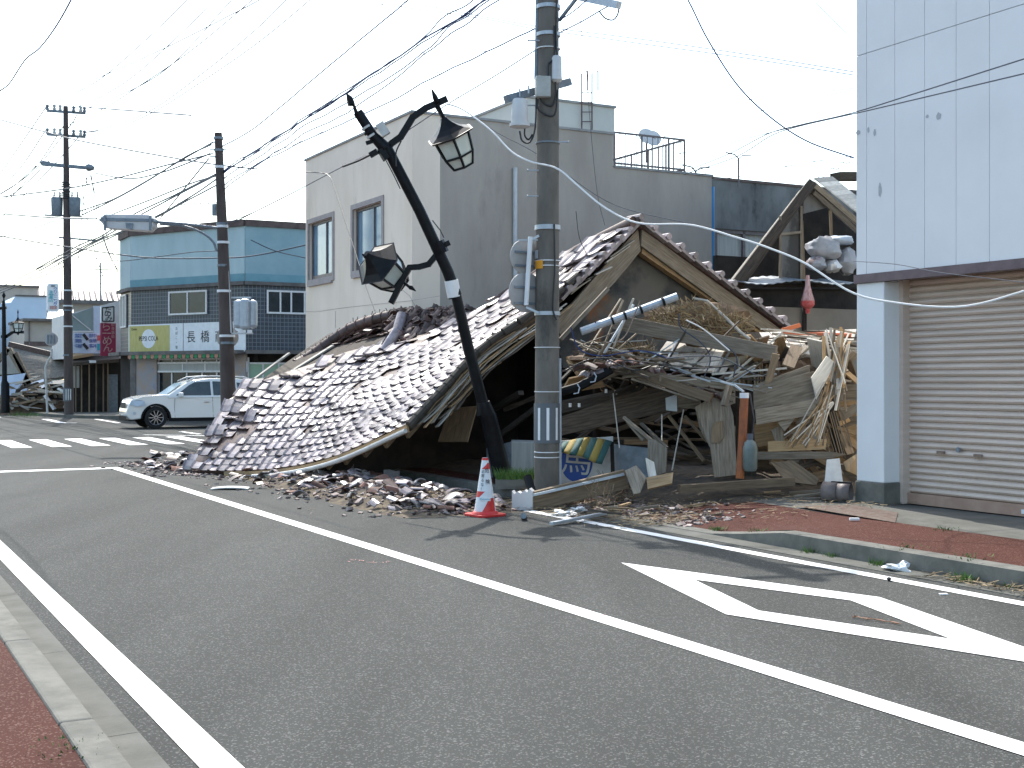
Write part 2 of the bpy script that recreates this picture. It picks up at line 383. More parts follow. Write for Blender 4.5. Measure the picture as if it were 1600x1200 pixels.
# far corner block beyond the cross street
b = MB(); poly = [(46.2, 60), (46.2, 15.2), (52.5, 11), (55.2, 9.2), (57.5, 8.5), (60, 8.3), (200, 8.3), (200, 60)]
b.prism([UV(u, v, -.05) for u, v in poly], (0, 0, .18)); struct(b.build('far_pavement', M['slab']))
b = MB(); b.boxUV(58, 200, -40, 1.0, -.05, .13); struct(b.build('far_left_pavement', M['slab']))
# painted markings
def strip(b, pts, w_):                                    # pts in (u,v)
    pts = [UV(u, v, .005) for u, v in pts]
    for i in range(len(pts) - 1):
        d = (pts[i + 1] - pts[i]).normalized(); nn = Vector((-d.y, d.x, 0)) * (w_ / 2)
        N_ = max(1, int((pts[i + 1] - pts[i]).length / .5))
        b.sheet(lambda a, c: pts[i].lerp(pts[i + 1], a / N_) + nn * (1 if c else -1), N_, 1)
b = MB(); strip(b, [(-12, 4.68), (23.87, 4.68)], .17); struct(b.build('centre_line', M['line']))
b = MB(); strip(b, [(-12, 1.47), (31, 1.47)], .165); struct(b.build('left_edge_line', M['line']))
b = MB(); strip(b, [(-12, 7.70), (13.8, 7.70)], .15); struct(b.build('right_edge_line', M['line']))
b = MB(); strip(b, [(24.05, 1.55), (24.05, 4.765)], .36); struct(b.build('stop_line', M['line']))
b = MB()
for k in range(-4, 5): strip(b, [(32.2, 5.02 + .915 * k), (36.3, 5.02 + .915 * k)], .46)
struct(b.build('zebra_crossing', M['line']))
b = MB()
for k in range(6): strip(b, [(58 + k * .0, 1.6 + k * .95), (61.5, 1.6 + k * .95)], .46)
struct(b.build('far_zebra_crossing', M['line']))
b = MB()
for q0, q1, w_ in (((225, 679.5), (372, 682), .16), ((282, 674.5), (312, 678.5), .16), ((70, 655), (98, 661), .3), ((98, 661), (120, 661), .25), ((150, 655), (186, 661), .2)):
    p0, p1 = toUV(onZ(*q0)), toUV(onZ(*q1)); strip(b, [p0[:2], p1[:2]], w_)
struct(b.build('cross_street_lines', M['line']))
# diamond marking
dm = [onZ(960, 881), onZ(1152, 962), None, onZ(1372, 934)]
cU, cV = 7.06, 6.25
HL, HW = 2.43, .725
def ring(hl, hw, z): return [UV(cU + hl, cV, z), UV(cU, cV - hw, z), UV(cU - hl, cV, z), UV(cU, cV + hw, z)]
o_, i_ = ring(HL, HW, .006), ring(1.35, .435, .006)
b = MB(); b.add(o_ + i_, [(k, (k + 1) % 4, 4 + (k + 1) % 4, 4 + k) for k in range(4)]); struct(b.build('diamond_marking', M['line']))
# faint red survey scribble on the road
b = MB()
for (x0, y0, n_) in ((548, 877, 16), (918, 962, 8)):
    for k in range(n_):
        p = onZ(x0 + k * 4.2 + rnd(-2, 2), y0 + rnd(-3, 3), .006); p.z = .0105
        q = p + Vector((rnd(-.05, .05), rnd(-.05, .05), 0)); dd = (q - p).normalized() * .0 + Vector((.004, .004, 0))
        b.add([p - dd, q - dd, q + dd, p + dd], [(0, 1, 2, 3)])
struct(b.build('road_scribble', mat('red_marker', (.45, .2, .18))))

# ================================================================== BUILDINGS
def rectU(px0, px1, py0, py1, u):            # (v0,v1,z0,z1) of a pixel rect on the plane U=u
    a, c = toUV(onU(px0, (py0 + py1) / 2, u)), toUV(onU(px1, (py0 + py1) / 2, u))
    m_ = onU((px0 + px1) / 2, py0, u), onU((px0 + px1) / 2, py1, u); return a[1], c[1], m_[1].z, m_[0].z
def rectV(px0, px1, py0, py1, v):
    a, c = toUV(onV(px0, (py0 + py1) / 2, v)), toUV(onV(px1, (py0 + py1) / 2, v))
    m_ = onV((px0 + px1) / 2, py0, v), onV((px0 + px1) / 2, py1, v); return a[0], c[0], m_[1].z, m_[0].z
def slabU(b, px0, px1, py0, py1, u, d):      # box on plane U=u, depth d away from the camera
    v0, v1, z0, z1 = rectU(px0, px1, py0, py1, u); return b.boxUV(u, u + d, v0, v1, z0, z1)

# ---- shutter building on the right
T = thing('shuttered_building', 'pale blue panelled building with a big beige roller shutter, at the right edge', 'building', UV(8, 14, .16))
U0 = 11.47; VF = 10.95; HB = 7.9
b = MB(); cuts = [U0, 11.30] + [11.30 - .4555 * k for k in range(1, 28)]
for k in range(len(cuts) - 1):
    b.piece()
    for z0, z1 in ((2.90, 5.548), (5.556, HB)): b.boxUV(cuts[k] - .003, cuts[k + 1] + .003, VF, VF + .05, z0, z1)
b.build('wall_panels', M['panel'], T)
b = MB(); b.boxUV(-2, U0 - .01, VF + .048, 19, 2.9, HB - .05); b.boxUV(-2, 2.0, VF + .35, 19, .16, 2.9); b.boxUV(11.02, U0 - .012, VF + .37, 19, .17, 2.9)
b.boxUV(2.0, 11.02, 18.8, 19, .16, 2.9); b.build('wall', M['groove'], T)
b = MB()                                                     # dirty smudges are flat stains on the panels
for (x, y, sx, sy) in ((1341, 207, 5, 5), (1357, 203, 2.5, 5), (1367, 207, 2.5, 6), (1449, 182, 3, 3), (1467, 182, 5, 6), (1375, 296, 4, 12)):
    c = onV(x, y, VF); n_ = 14; pts = [c - VD * .003 + UD * (math.cos(2 * math.pi * k / n_) * sx * .0075 * rnd(.7, 1.2)) + ZD * (math.sin(2 * math.pi * k / n_) * sy * .0075 * rnd(.7, 1.2)) for k in range(n_)]
    b.add([c - VD * .003] + pts, [(0, 1 + k, 1 + (k + 1) % n_) for k in range(n_)])
b.build('stain', mat('stain', (.36, .37, .385), (.42, .44, .46), 40, .8), T)
b = MB(); b.boxUV(-2, U0 + .01, VF - .035, VF + .1, 2.80, 2.905); b.build('lintel_strip', M['brownstrip'], T)
b = MB(); b.boxUV(11.02, U0 - .002, VF + .002, VF + .37, .42, 2.80); b.build('pillar', M['panelside'], T, bevel=.012)
b = MB(); b.boxUV(11.005, U0 + .012, VF - .012, VF + .38, .15, .42); b.build('pillar_base', M['kerb'], T, bevel=.012)
b = MB(); z = .30
while z < 2.86:                                              # curved slats
    P = [(11.335, z), (11.31, z + .012), (11.296, z + .03), (11.30, z + .052), (11.325, z + .068), (11.337, z + .076)]
    b.piece()
    for (va, za), (vb, zb) in zip(P, P[1:]): b.add([UV(2.0, va, za), UV(11.02, va, za), UV(11.02, vb, zb), UV(2.0, vb, zb)], [(0, 1, 2, 3)])
    z += .0765
sh = b.build('roller_shutter', M['shutter'], T, smooth=True)
b = MB(); b.boxUV(2.0, 11.0, 11.27, 11.33, .175, .30); b.build('shutter_bottom_bar', mat('bottombar', (.30, .19, .14), (.36, .24, .18), 6, .6), T)
b = MB(); b.boxUV(10.96, 11.02, 11.2, 11.34, .17, 2.82); b.build('shutter_rail', M['shutter'], T)
for px, py in ((1470, 707), (1528, 712)):
    b = MB(); c = onV(px, py, 11.28); b.frame(c, UD, VD, ZD, .055, .012, .016); b.build('pull_slot', M['rust'], T)
b = MB(); c = onV(1498, 703, 11.285); b.cyl(c, c - VD * .02, .03, 12); b.build('lock', M['galvdark'], T)
b = MB(); b.boxUV(9.0, 9.32, 11.255, 11.28, .205, .25); b.build('handle', M['white'], T)
b = MB(); b.boxUV(-2.1, U0 + .06, VF - .06, 19.1, HB - .05, HB + .12); b.build('roof', M['coping'], T)

# ---- beige and grey concrete building behind the wreck
T = thing('concrete_building', 'two-storey concrete building, beige street front and grey side, behind the fallen tiled roof', 'building', UV(24, 12, .16))
CU, CV, CH = 23.4, 10.38, 7.02
W = [rectV(483, 520, 346, 432, CV), rectV(552, 597, 320, 432, CV), rectV(552, 597, 320, 432, CV)][:2]
wz0, wz1 = 4.06, 5.44
ua, ub = W[0][0], W[0][1]; uc, ud = W[1][0], W[1][1]         # left (far) window ua>ub, right window uc>ud
b = MB()
for (u0, u1, z0, z1) in ((CU, 29.85, .1, wz0), (CU, 29.85, wz1, CH), (CU, ud, wz0, wz1), (uc, ub, wz0, wz1), (ua, 29.85, wz0, wz1)):
    b.boxUV(u0, u1, CV, CV + .25, z0, z1)
b.boxUV(CU, CU + .25, CV + .25, 11.0, .1, CH); b.build('street_wall', M['beige'], T)
b = MB(); b.boxUV(CU, CU + .25, 11.0, 15.2, .1, CH); b.boxUV(CU, CU + .25, 15.2, 17.9, .1, 6.3)
b.boxUV(CU + .25, 29.85, 15.0, 15.2, 6.3, CH); b.boxUV(CU + .25, 31, 17.65, 17.9, .1, 6.3); b.boxUV(29.6, 29.85, CV + .25, 17.65, .1, 6.3)
b.build('side_wall', M['greywall'], T)
b = MB(); b.boxUV(CU + .25, 29.6, CV + .25, 17.65, 6.0, 6.15); b.build('roof', M['coping'], T)
b = MB(); b.boxUV(CU - .03, 29.9, CV - .03, CV + .2, CH, CH + .05); b.boxUV(CU - .03, CU + .2, CV + .2, 15.23, CH, CH + .05); b.boxUV(CU - .03, CU + .2, 15.23, 17.93, 6.3, 6.35); b.build('coping', M['coping'], T)
for (u1, u0) in ((ua, ub), (uc, ud)):
    wf = MB(); t_ = .11
    for (p0, p1, z0, z1) in ((u0 - t_, u0, wz0 - t_, wz1 + t_), (u1, u1 + t_, wz0 - t_, wz1 + t_), (u0, u1, wz1, wz1 + t_), (u0, u1, wz0 - t_, wz0)):
        wf.boxUV(p0, p1, CV - .025, CV + .01, z0, z1)
    wn = wf.build('window', M['winsurround'], T)
    f = MB(); q = .06
    for (p0, p1, z0, z1) in ((u0, u0 + .16, wz0, wz1), (u1 - q, u1, wz0, wz1), (u0 + .16, u1 - q, wz1 - q, wz1), (u0 + .16, u1 - q, wz0, wz0 + .10), (u0 + .62, u0 + .66, wz0 + .1, wz1 - q)):
        f.boxUV(p0, p1, CV + .07, CV + .13, z0, z1)
    f.build('frame', M['winframe'], wn)
    g = MB(); g.boxUV(u0 + .05, u1 - .03, CV + .10, CV + .115, wz0 + .05, wz1 - .03); g.build('pane', M['bluglass'], wn)
    s_ = MB(); s_.boxUV(u0, u1, CV - .06, CV + .08, wz0 - .16, wz0 - .112); s_.build('sill', M['winsurround'], wn)
b = MB(); v0, v1, z0, z1 = rectU(822, 960, 163, 210, 27); b.boxUV(27, 31, v0, v1, 6.1, 8.52); b.build('roof_house', M['pent'], T)
b = MB(); b.boxUV(26.96, 31.04, v0 - .04, v1 + .04, 8.52, 8.58); b.build('roof_house_coping', M['coping'], T)
b = MB()
for x in (909, 925):
    p = onU(x, 205, 26.9); top = onU(x, 115, 26.9); b.tube([p, top, top + UD * -.28 + Vector((0, 0, .0)), onU(x, 145, 26.9) - UD * .28], .018, 6)
for y in (145 + 15 * k for k in range(5)): b.beam(onU(909, y, 26.9), onU(925, y, 26.9), .02, .02)
b.build('roof_ladder', M['roofrim'], T)
b = MB(); pr = [UV(CU + .1, 15.3, 0), UV(CU + .1, 17.2, 0), UV(27.4, 17.2, 0)]
for p0, p1 in zip(pr, pr[1:]):
    for z in (6.42, 7.1): b.beam(Vector((p0.x, p0.y, z)), Vector((p1.x, p1.y, z)), .04, .04)
    n_ = int((p1 - p0).length / .14)
    for k in range(n_ + 1):
        q = p0.lerp(p1, k / n_); b.beam((q.x, q.y, 6.3), (q.x, q.y, 7.1), .016 if k % 5 else .04, .016 if k % 5 else .04)
b.build('roof_railing', M['winframe'], T)
b = MB(); p = onU(805, 262, CU - .06); b.tube([p, onU(805, 520, CU - .06)], .045, 8); b.build('drainpipe', M['whitepipe'], T)
for x in (795, 1005): b = MB(); b.tube([onU(x, 560, CU - .02), onU(x, 485, CU - .02)], .012, 6); b.build('wall_wire', M['winframe'], T)
for pts in (((477, 487), (500, 486), (543, 480), (640, 470), (690, 462)), ((524, 486), (524, 512)), ((600, 430), (640, 462), (655, 490))):
    b = MB()
    for (x0, y0), (x1, y1) in zip(pts, pts[1:]): b.beam(onV(x0, y0, CV - .004), onV(x1, y1, CV - .004), .007, .007)
    b.build('wall_crack', M['winsurround'], T)
for x, y in ((1019, 217), (1010, 214)):
    S = thing('satellite_dish', 'grey satellite dish on the roof railing, %s of the two' % ('front right' if x == 1019 else 'rear left'), 'dish', onU(x, y + 30, 24.6 if x == 1019 else 25.3))
    c = onU(x, y, 24.5 if x == 1019 else 25.2); Mx = Matrix.Translation(c) @ Vector((.2, -.75, .35)).to_track_quat('Z', 'Y').to_matrix().to_4x4()
    b = MB(); b.lathe([(.21, .05), (.2, .035), (.13, .01), (.03, 0), (.13, .0), (.21, .03)], Mx, 24); b.build('dish', M['offwhite'], S, smooth=True)
    b = MB(); b.tube([c, c - Vector((0, 0, .62))], .02, 6); b.build('mast', M['winframe'], S)
    b = MB(); b.beam(c - Vector((.07, .03, .02)), c + Vector((.07, -.03, .04)), .03, .03); b.beam(c - Vector((.07, .03, -.06)), c + Vector((.07, -.03, -.02)), .03, .03); b.build('bracket', M['rust'], S)
tag(MB().tube([onU(1113, 292, 23.7), onU(1113, 430, 23.7)], .05, 8).build('downpipe', M['bluepipe']), 'bright blue downpipe at the corner of the grey concrete wall', 'pipe')

# ---- dark concrete building behind
T = thing('dark_concrete_building', 'low blackened concrete building with a curtained window, behind the blue downpipe', 'building', UV(27, 19, .1))
v0, v1, z0, z1 = rectU(1108, 1345, 290, 560, 27); w0, w1, a0, a1 = rectU(1118, 1210, 360, 408, 27)
b = MB(); b.boxUV(27, 27.25, v0, w0, 0, 6.95); b.boxUV(27, 27.25, w1, v1 + 2, 0, 6.95); b.boxUV(27, 27.25, w0, w1, 0, a0); b.boxUV(27, 27.25, w0, w1, a1, 6.95)
b.boxUV(27.25, 33, v0, v1 + 2, 6.6, 6.8); b.build('wall', M['darkwall'], T)
b = MB(); b.boxUV(26.97, 27.3, v0, v1 + 2, 6.95, 7.02); b.build('coping', M['roofrim'], T)
b = MB(); t_ = .1
for (p0, p1, q0, q1) in ((w0, w0 + t_, a0, a1), (w1 - t_, w1, a0, a1), (w0, w1, a1 - t_, a1), (w0, w1, a0, a0 + .05), ((w0 + w1) / 2 - .04, (w0 + w1) / 2 + .04, a0, a1)): b.boxUV(27.05, 27.12, p0, p1, q0, q1)
wn = b.build('window', M['winframe'], T); b = MB(); b.boxUV(27.14, 27.16, w0, w1, a0, a1); b.build('pane', M['curtain'], wn)
for x, y in ((1154, 248), (1087, 268)):
    b = MB(); c = onU(x, y, 26.8 if x > 1100 else 25); b.tube([c + Vector((0, 0, -.75)), c], .025, 6)
    for s_ in (-1, 1): b.tube([c, c + VD * s_ * .12 + Vector((0, 0, .1)), c + VD * s_ * .42 + Vector((0, 0, .13))], .018, 6)
    tag(b.build('antenna_bracket', M['winframe']), 'forked T-shaped wire bracket on the %s roof' % ('dark concrete' if x > 1100 else 'grey concrete'), 'bracket')

# ---- half collapsed timber house with gable, between the grey building and the shutters
T = thing('timber_gable_house', 'broken dark timber house, open gable full of bedding, left of pale blue wall', 'house', UV(18.6, 16, .15))
GU = 18.5
def G(x, y, du=0): return onU(x, y, GU + du)
b = MB()
for k, (dx, w_) in enumerate(((0, .17), (5, .09), (10, .06))):
    b.piece(.15); b.beam(G(1268 - dx * .3, 286 + dx), G(1146 + dx, 448 + dx * .3), .16, w_, up=(-.8, 0, .6))
b.build('left_rake_board', M['wooddark'], T)
b = MB(); b.piece(); b.beam(G(1268, 286), G(1345, 352), .14, .1, up=(.7, 0, .7)); b.piece(); b.beam(G(1270, 300), G(1345, 366), .1, .08, up=(.7, 0, .7)); b.build('right_rake_board', M['woodgrey'], T)
b = MB()
P0, P1 = G(1272, 280), G(1350, 342)
for k in range(9):
    b.piece(); q0 = P0.lerp(P1, k / 9); q1 = P0.lerp(P1, (k + .94) / 9); e = G(1301, 278, .7) - G(1272, 280)
    b.prism([q0, q1, q1 + e, q0 + e], (0, 0, .03))
b.build('roof_boards', M['woodpale'], T)
b = MB(); b.prism([G(1145, 450, .1), G(1268, 290, .1), G(1268, 290, .1) + UD * .35 - ZD * .1, G(1145, 450, .1) + UD * .35 - ZD * .1], (0, 0, .05)); b.prism([G(1268, 290, 1.6), G(1350, 355, 1.6), G(1350, 355, 6), G(1268, 290, 6)], (0, 0, .08)); b.build('roof_slope', M['tileold'], T)
b = MB(); b.beam(G(1305, 276, 1.2), G(1345, 276, 1.2), .3, .16); b.build('ridge_cap', M['wooddark'], T)
b = MB(); b.slab([G(1255, 334, .1), G(1302, 322, .1), G(1268, 300, .1), G(1256, 306, .1)], .03); b.build('gable_panel', M['darkwall'], T)
b = MB(); v0, v1, z0, z1 = rectU(1150, 1350, 300, 530, GU + 1.6); b.boxUV(GU + 1.6, GU + 1.7, v0 - .5, v1 + .4, .2, 4.1); b.slab([G(1142, 452, 1.5), G(1268, 292, 1.5), G(1350, 360, 1.5), G(1350, 452, 1.5)], .06); b.build('dark_backing', M['void'], T)
b = MB(); b.slab([G(1219, 338), G(1251, 326), G(1251, 436), G(1219, 436)], .03); d = b.build('door_panel', M['darkwall'], T)
b = MB()
for p, q in (((1219, 338), (1219, 438)), ((1252, 322), (1252, 440)), ((1219, 366), (1250, 363)), ((1219, 434), (1250, 440))): b.beam(G(*p, -.03), G(*q, -.03), .045, .05)
b.build('frame', M['woodgrey'], d)
b = MB(); b.beam(G(1297, 322), G(1299, 368), .05, .05); b.beam(G(1252, 345, -.02), G(1256, 445, -.02), .06, .06); b.build('post', M['woodbrown'], T)
b = MB(); nn = 26
for k in range(nn):
    x = 1162 + k * 6.6; p = G(x, 441 + 3 * math.sin(k * .35) + (k % 2) * 1.5, -.6); q = G(x + 7, 441 + 3 * math.sin(k * .35 + .35) + ((k + 1) % 2) * 1.5, -.6)
    b.prism([p, q, q + UD * .9 + ZD * .14, p + UD * .9 + ZD * .14], (0, 0, .012))
b.build('tin_canopy', M['galvdark'], T)
b = MB(); v0, v1, z0, z1 = rectU(1140, 1350, 455, 560, GU); b.boxUV(GU, GU + .1, v0, v1, .1, 3.0); b.build('lower_wall', mat('lower_wall', (.15, .135, .115), (.2, .18, .155), 1.2, .9), T)
b = MB(); b.beam(G(1257, 440, -.08), G(1257, 540, -.08), .07, .07); b.build('dark_post', M['void'], T)
b = MB(); b.beam(G(1196, 446, -.1), G(1345, 446, -.1), .1, .07); b.build('wall_plate', M['void'], T)
def blob(c, rx, ry, rz, m, name, label, cat, group=None, seed=0, lump=.3, mats=None):
    b = MB(); nu, nv = 18, 11; vs = []
    for i in range(nv + 1):
        th = math.pi * i / nv
        for k in range(nu):
            ph = 2 * math.pi * k / nu; d = Vector((math.sin(th) * math.cos(ph), math.sin(th) * math.sin(ph), math.cos(th)))
            f = 1 + lump * mnoise.noise(d * 1.6 + Vector((seed * 3.1, 0, 0))) + lump * .6 * mnoise.noise(d * 4.2 + Vector((0, seed * 5.7, 0)))
            vs.append(Vector(c) + Vector((d.x * rx, d.y * ry, d.z * rz)) * f)
    fs = [(i * nu + k, i * nu + (k + 1) % nu, (i + 1) * nu + (k + 1) % nu, (i + 1) * nu + k) for i in range(nv) for k in range(nu)]
    b.add(vs, fs); return tag(b.build(name, m, smooth=True), label, cat, group)
for i, (x, y, rx, rz, m, lb) in enumerate(((1286, 388, .36, .22, 'cloth', 'pale grey bedding bundle, largest in the open gable of the timber house'), (1275, 412, .2, .14, 'cloth', 'reddish stained bedding bundle low in the open gable'),
        (1300, 416, .17, .13, 'white', 'small white bag wedged between bedding bundles in the open gable'), (1322, 408, .22, .26, 'cloth', 'tall crumpled bag in the gable, touching the pale blue wall'), (1310, 376, .3, .1, 'bluesheet', 'flat blue grey mattress lying on top of the bedding in the gable'))):
    blob(onU(x, y, GU + .35), rx, .3, rz, M[m], 'bedding_bundle', lb, 'bedding', seed=i + 1, lump=.28)
T = thing('net_bag', 'red and clear net bag hanging below the open gable', 'bag', G(1262, 487, -.75))
b = MB(); P = [(.03, 430), (.045, 438), (.05, 446), (.085, 458), (.12, 468), (.125, 474)]; b.lathe([(r_, onU(1262, y, GU - .75).z - onU(1262, 432, GU - .75).z) for r_, y in P], Matrix.Translation(G(1262, 432, -.75)), 6); b.build('bag_body', M['netpale'], T, smooth=True)
b = MB(); b.lathe([(r_, onU(1262, y, GU - .75).z - onU(1262, 432, GU - .75).z) for r_, y in ((.127, 470), (.13, 476), (.10, 480), (.05, 483), (.035, 490))], Matrix.Translation(G(1262, 432, -.75)), 6); b.build('bag_end', M['netred'], T, smooth=True)

# ---- sky blue corner shop beyond the crossroads
P1, P2 = Vector((-15.75, 52.3, 0)), Vector((-10.3, 48.8, 0))
T = thing('corner_shop', 'corner shop with light blue upper cladding, dark tiled walls and a yellow and white sign', 'building', (P1 + P2) / 2 + Vector((0, 0, .13)))
P0 = UV(55.6, 11.05); P3 = P2 + VD * 9; FD = (P2 - P1).normalized(); FN = Vector((FD.y, -FD.x, 0)); SN = -UD
def wallseg(b, a, c, z0, z1, th=.2, off=0, z0b=None):
    d = (c - a).normalized(); n_ = Vector((d.y, -d.x, 0))
    if n_.y > 0: n_ = -n_
    a2, c2 = a + n_ * off, c + n_ * off
    b.prism([a2 + ZD * z0, c2 + ZD * z0, c2 + ZD * z1, a2 + ZD * z1], -n_ * th)
def face_pt(px, py, a, c):                      # pixel ray on the vertical plane through a,c
    d = (c - a).normalized(); n_ = Vector((d.y, -d.x, 0)); ax = (px - 800) / F; t = a.dot(n_) / (ax * n_.x + n_.y); return at(px, py, t)
b = MB()
for a, c in ((P0, P1), (P1, P2), (P2, P3)): wallseg(b, a, c, 2.75, 5.3)
b.build('tiled_wall', M['darktile'], T)
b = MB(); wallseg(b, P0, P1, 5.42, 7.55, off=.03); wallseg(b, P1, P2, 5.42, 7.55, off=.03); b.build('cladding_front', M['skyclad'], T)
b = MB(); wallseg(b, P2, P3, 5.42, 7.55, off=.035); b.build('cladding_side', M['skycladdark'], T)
b = MB(); wallseg(b, P1, P2, 5.42, 5.72, off=.06, th=.02); wallseg(b, P2, P3, 5.42, 5.72, off=.065, th=.02); b.build('cladding_band', M['skyband'], T)
b = MB()
for a, c in ((P0, P1), (P1, P2), (P2, P3)): wallseg(b, a - (c - a).normalized() * .05, c + (c - a).normalized() * .05, 5.28, 5.42, off=.16, th=.4)
b.build('cornice', M['cornice'], T)
b = MB()
for a, c in ((P0, P1), (P1, P2), (P2, P3)): wallseg(b, a, c, 7.55, 7.80, off=.12, th=.35)
b.prism([P0 + ZD * 7.6, P1 + ZD * 7.6, P2 + ZD * 7.6, P3 + ZD * 7.6, P3 + UD * 7 + ZD * 7.6, P0 + VD * 14 + ZD * 7.6], (0, 0, .05)); b.build('roof_edge', M['roofrim'], T)
def win(Tp, a, c, x0, x1, y0, y1, mull, fm='whiteframe', gm='darkglass', off=.03):
    p0, p1 = face_pt(x0, y1, a, c), face_pt(x1, y1, a, c); z0 = face_pt(x0, y1, a, c).z; z1 = face_pt(x0, y0, a, c).z
    p0.z = p1.z = 0; d = (p1 - p0).normalized(); n_ = Vector((d.y, -d.x, 0))
    if n_.y > 0: n_ = -n_
    L_ = (p1 - p0).length; b = MB(); t_ = .07
    def bar(s0, s1, za, zb): b.prism([p0 + d * s0 + n_ * off + ZD * za, p0 + d * s1 + n_ * off + ZD * za, p0 + d * s1 + n_ * off + ZD * zb, p0 + d * s0 + n_ * off + ZD * zb], n_ * .05)
    bar(0, t_, z0, z1); bar(L_ - t_, L_, z0, z1); bar(t_, L_ - t_, z1 - t_, z1); bar(t_, L_ - t_, z0, z0 + t_)
    for f_ in mull: bar(L_ * f_ - .03, L_ * f_ + .03, z0 + t_, z1 - t_)
    wn = b.build('window', M[fm], Tp); b = MB()
    b.prism([p0 + n_ * off + ZD * z0, p1 + n_ * off + ZD * z0, p1 + n_ * off + ZD * z1, p0 + n_ * off + ZD * z1], n_ * .015); b.build('pane', M[gm], wn); return wn
win(T, P1, P2, 265, 325, 456, 493, (.5,)); win(T, P2, P3, 416, 500, 453, 490, (.25, .45, .7)); win(T, P0, P1, 190, 199, 462, 513, (.5,), gm='curtain')
# sign boards
def board(Tp, a, c, x0, x1, y0, y1, m, name, off=.06, th=.05):
    p0, p1 = face_pt(x0, y1, a, c), face_pt(x1, y1, a, c); q0, q1 = face_pt(x0, y0, a, c), face_pt(x1, y0, a, c); zz = (p0.z + p1.z) / 2
    zt = (q0.z + q1.z) / 2; d = Vector((p1.x - p0.x, p1.y - p0.y, 0)).normalized(); n_ = Vector((d.y, -d.x, 0))
    if n_.y > 0: n_ = -n_
    b = MB(); o1, o2 = Vector((p0.x, p0.y, 0)) + n_ * off, Vector((p1.x, p1.y, 0)) + n_ * off
    b.prism([o1 + ZD * zz, o2 + ZD * zz, o2 + ZD * zt, o1 + ZD * zt], n_ * th); return b.build(name, M[m] if isinstance(m, str) else m, Tp), d, n_, (o1 + n_ * th, o2 + n_ * th, zz, zt)
sg, d, n_, (o1, o2, z0, z1) = board(T, P1, P2, 204, 386, 505, 551, 'white', 'sign_board')
L_ = (o2 - o1).length; H_ = z1 - z0; sgm = sg
def onsign(fx, fz, off=.004): return o1 + d * (L_ * fx) + ZD * (z0 + H_ * fz) + n_ * off
b = MB(); b.prism([onsign(.01, .04), onsign(.37, .04), onsign(.37, .95), onsign(.01, .95)], n_ * .006); b.build('yellow_panel', M['yellow'], sg)
b = MB(); b.add([onsign(.185, .5, .014)] + [onsign(.185 + .062 * math.cos(a * math.pi / 18), .5 + .33 * math.sin(a * math.pi / 18), .014) for a in range(36)], [(0, 1 + a, 1 + (a + 1) % 36) for a in range(36)]); b.build('white_disc', M['white'], sg)
text_mesh('PEPSI COLA', .27, onsign(.185, .5, .018), d, ZD, M['ink'], 'sign_lettering', sg, squash=.82)
text_mesh('Drink', .14, onsign(.055, .84, .014), d, ZD, M['ink'], 'sign_lettering', sg)
for i, ch in enumerate('長橋商店'): text_mesh(ch, .50, onsign(.555 + i * .118, .5, .006), d, ZD, M['ink'], 'sign_lettering', sg)
for i, ch in enumerate('たばこ・塩'): text_mesh(ch, .14, onsign(.43, .82 - i * .16, .006), d, ZD, M['galvdark'], 'sign_lettering', sg)
b = MB(); b.prism([onsign(.487, 0), onsign(.49, 0), onsign(.49, 1), onsign(.487, 1)], n_ * .004); b.build('sign_joint', M['cabledim'], sg)
# ground floor
b = MB()
for a, c in ((P0, P1), (P1, P2), (P2, P3)): wallseg(b, a - (c - a).normalized() * .05, c + (c - a).normalized() * .05, 2.62, 2.76, off=.5, th=.7)
b.build('shop_canopy', M['cornice'], T)
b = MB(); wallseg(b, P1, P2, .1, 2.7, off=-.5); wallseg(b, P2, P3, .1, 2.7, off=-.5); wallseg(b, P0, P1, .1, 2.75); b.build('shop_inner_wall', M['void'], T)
for pa, pb in ((P1, P1 + FD * 1.5), (P2 - FD * .7, P2)): b = MB(); wallseg(b, pa, pb, .1, 2.62, off=-.02, th=.1); b.build('painted_panel', M['palebrown'], T)
b = MB(); wallseg(b, P1 - FD * .05, P1 + FD * .28, .1, 2.62, off=.01, th=.12); b.build('corner_post', M['cornice'], T)
win(T, P1, P2, 242, 384, 560, 640, (.16, .33, .5, .66, .83), off=-.2); win(T, P1, P2, 242, 384, 566, 582, (.3, .55,), gm='curtain', off=-.12)
win(T, P2, P3, 388, 470, 566, 640, (.3, .6,), off=-.2, gm='palegreen')
for k in range(26):
    b = MB(); b.m = 0; p = P1 + FD * (.35 + k * .225) + FN * .47 if FN.y < 0 else P1 + FD * (.35 + k * .225) - FN * .47
    b.prism([p + ZD * 2.62, p + FD * .2 + ZD * 2.62, p + FD * .2 + ZD * 2.50, p + FD * .1 + ZD * 2.44, p + ZD * 2.50], Vector((0, .01, 0))); b.build('pennant', M['green'] if k % 2 else M['pennant2'], T)
b = MB(); c = face_pt(290, 345, P1, P2) + Vector((0, 1.5, 0)); b.beam(c, c + ZD * .9, .03, .03); b.beam(c + ZD * .85 - Vector((.6, 0, 0)), c + ZD * .95 + Vector((1.3, 0, 0)), .025, .025)
for k in range(6): b.beam(c + Vector((-.3 + k * .28, -.25, .9)), c + Vector((-.3 + k * .28, .25, .9)), .02, .02)
b.beam(c + Vector((-.7, 0, .4)), c + Vector((-.7, 0, 1.1)), .02, .02); b.beam(c + Vector((-.7, 0, .75)), c + Vector((-.3, 0, .88)), .02, .02)
tag(b.build('tv_antenna', M['galvdark']), 'fishbone television antenna on the light blue corner shop roof', 'antenna')

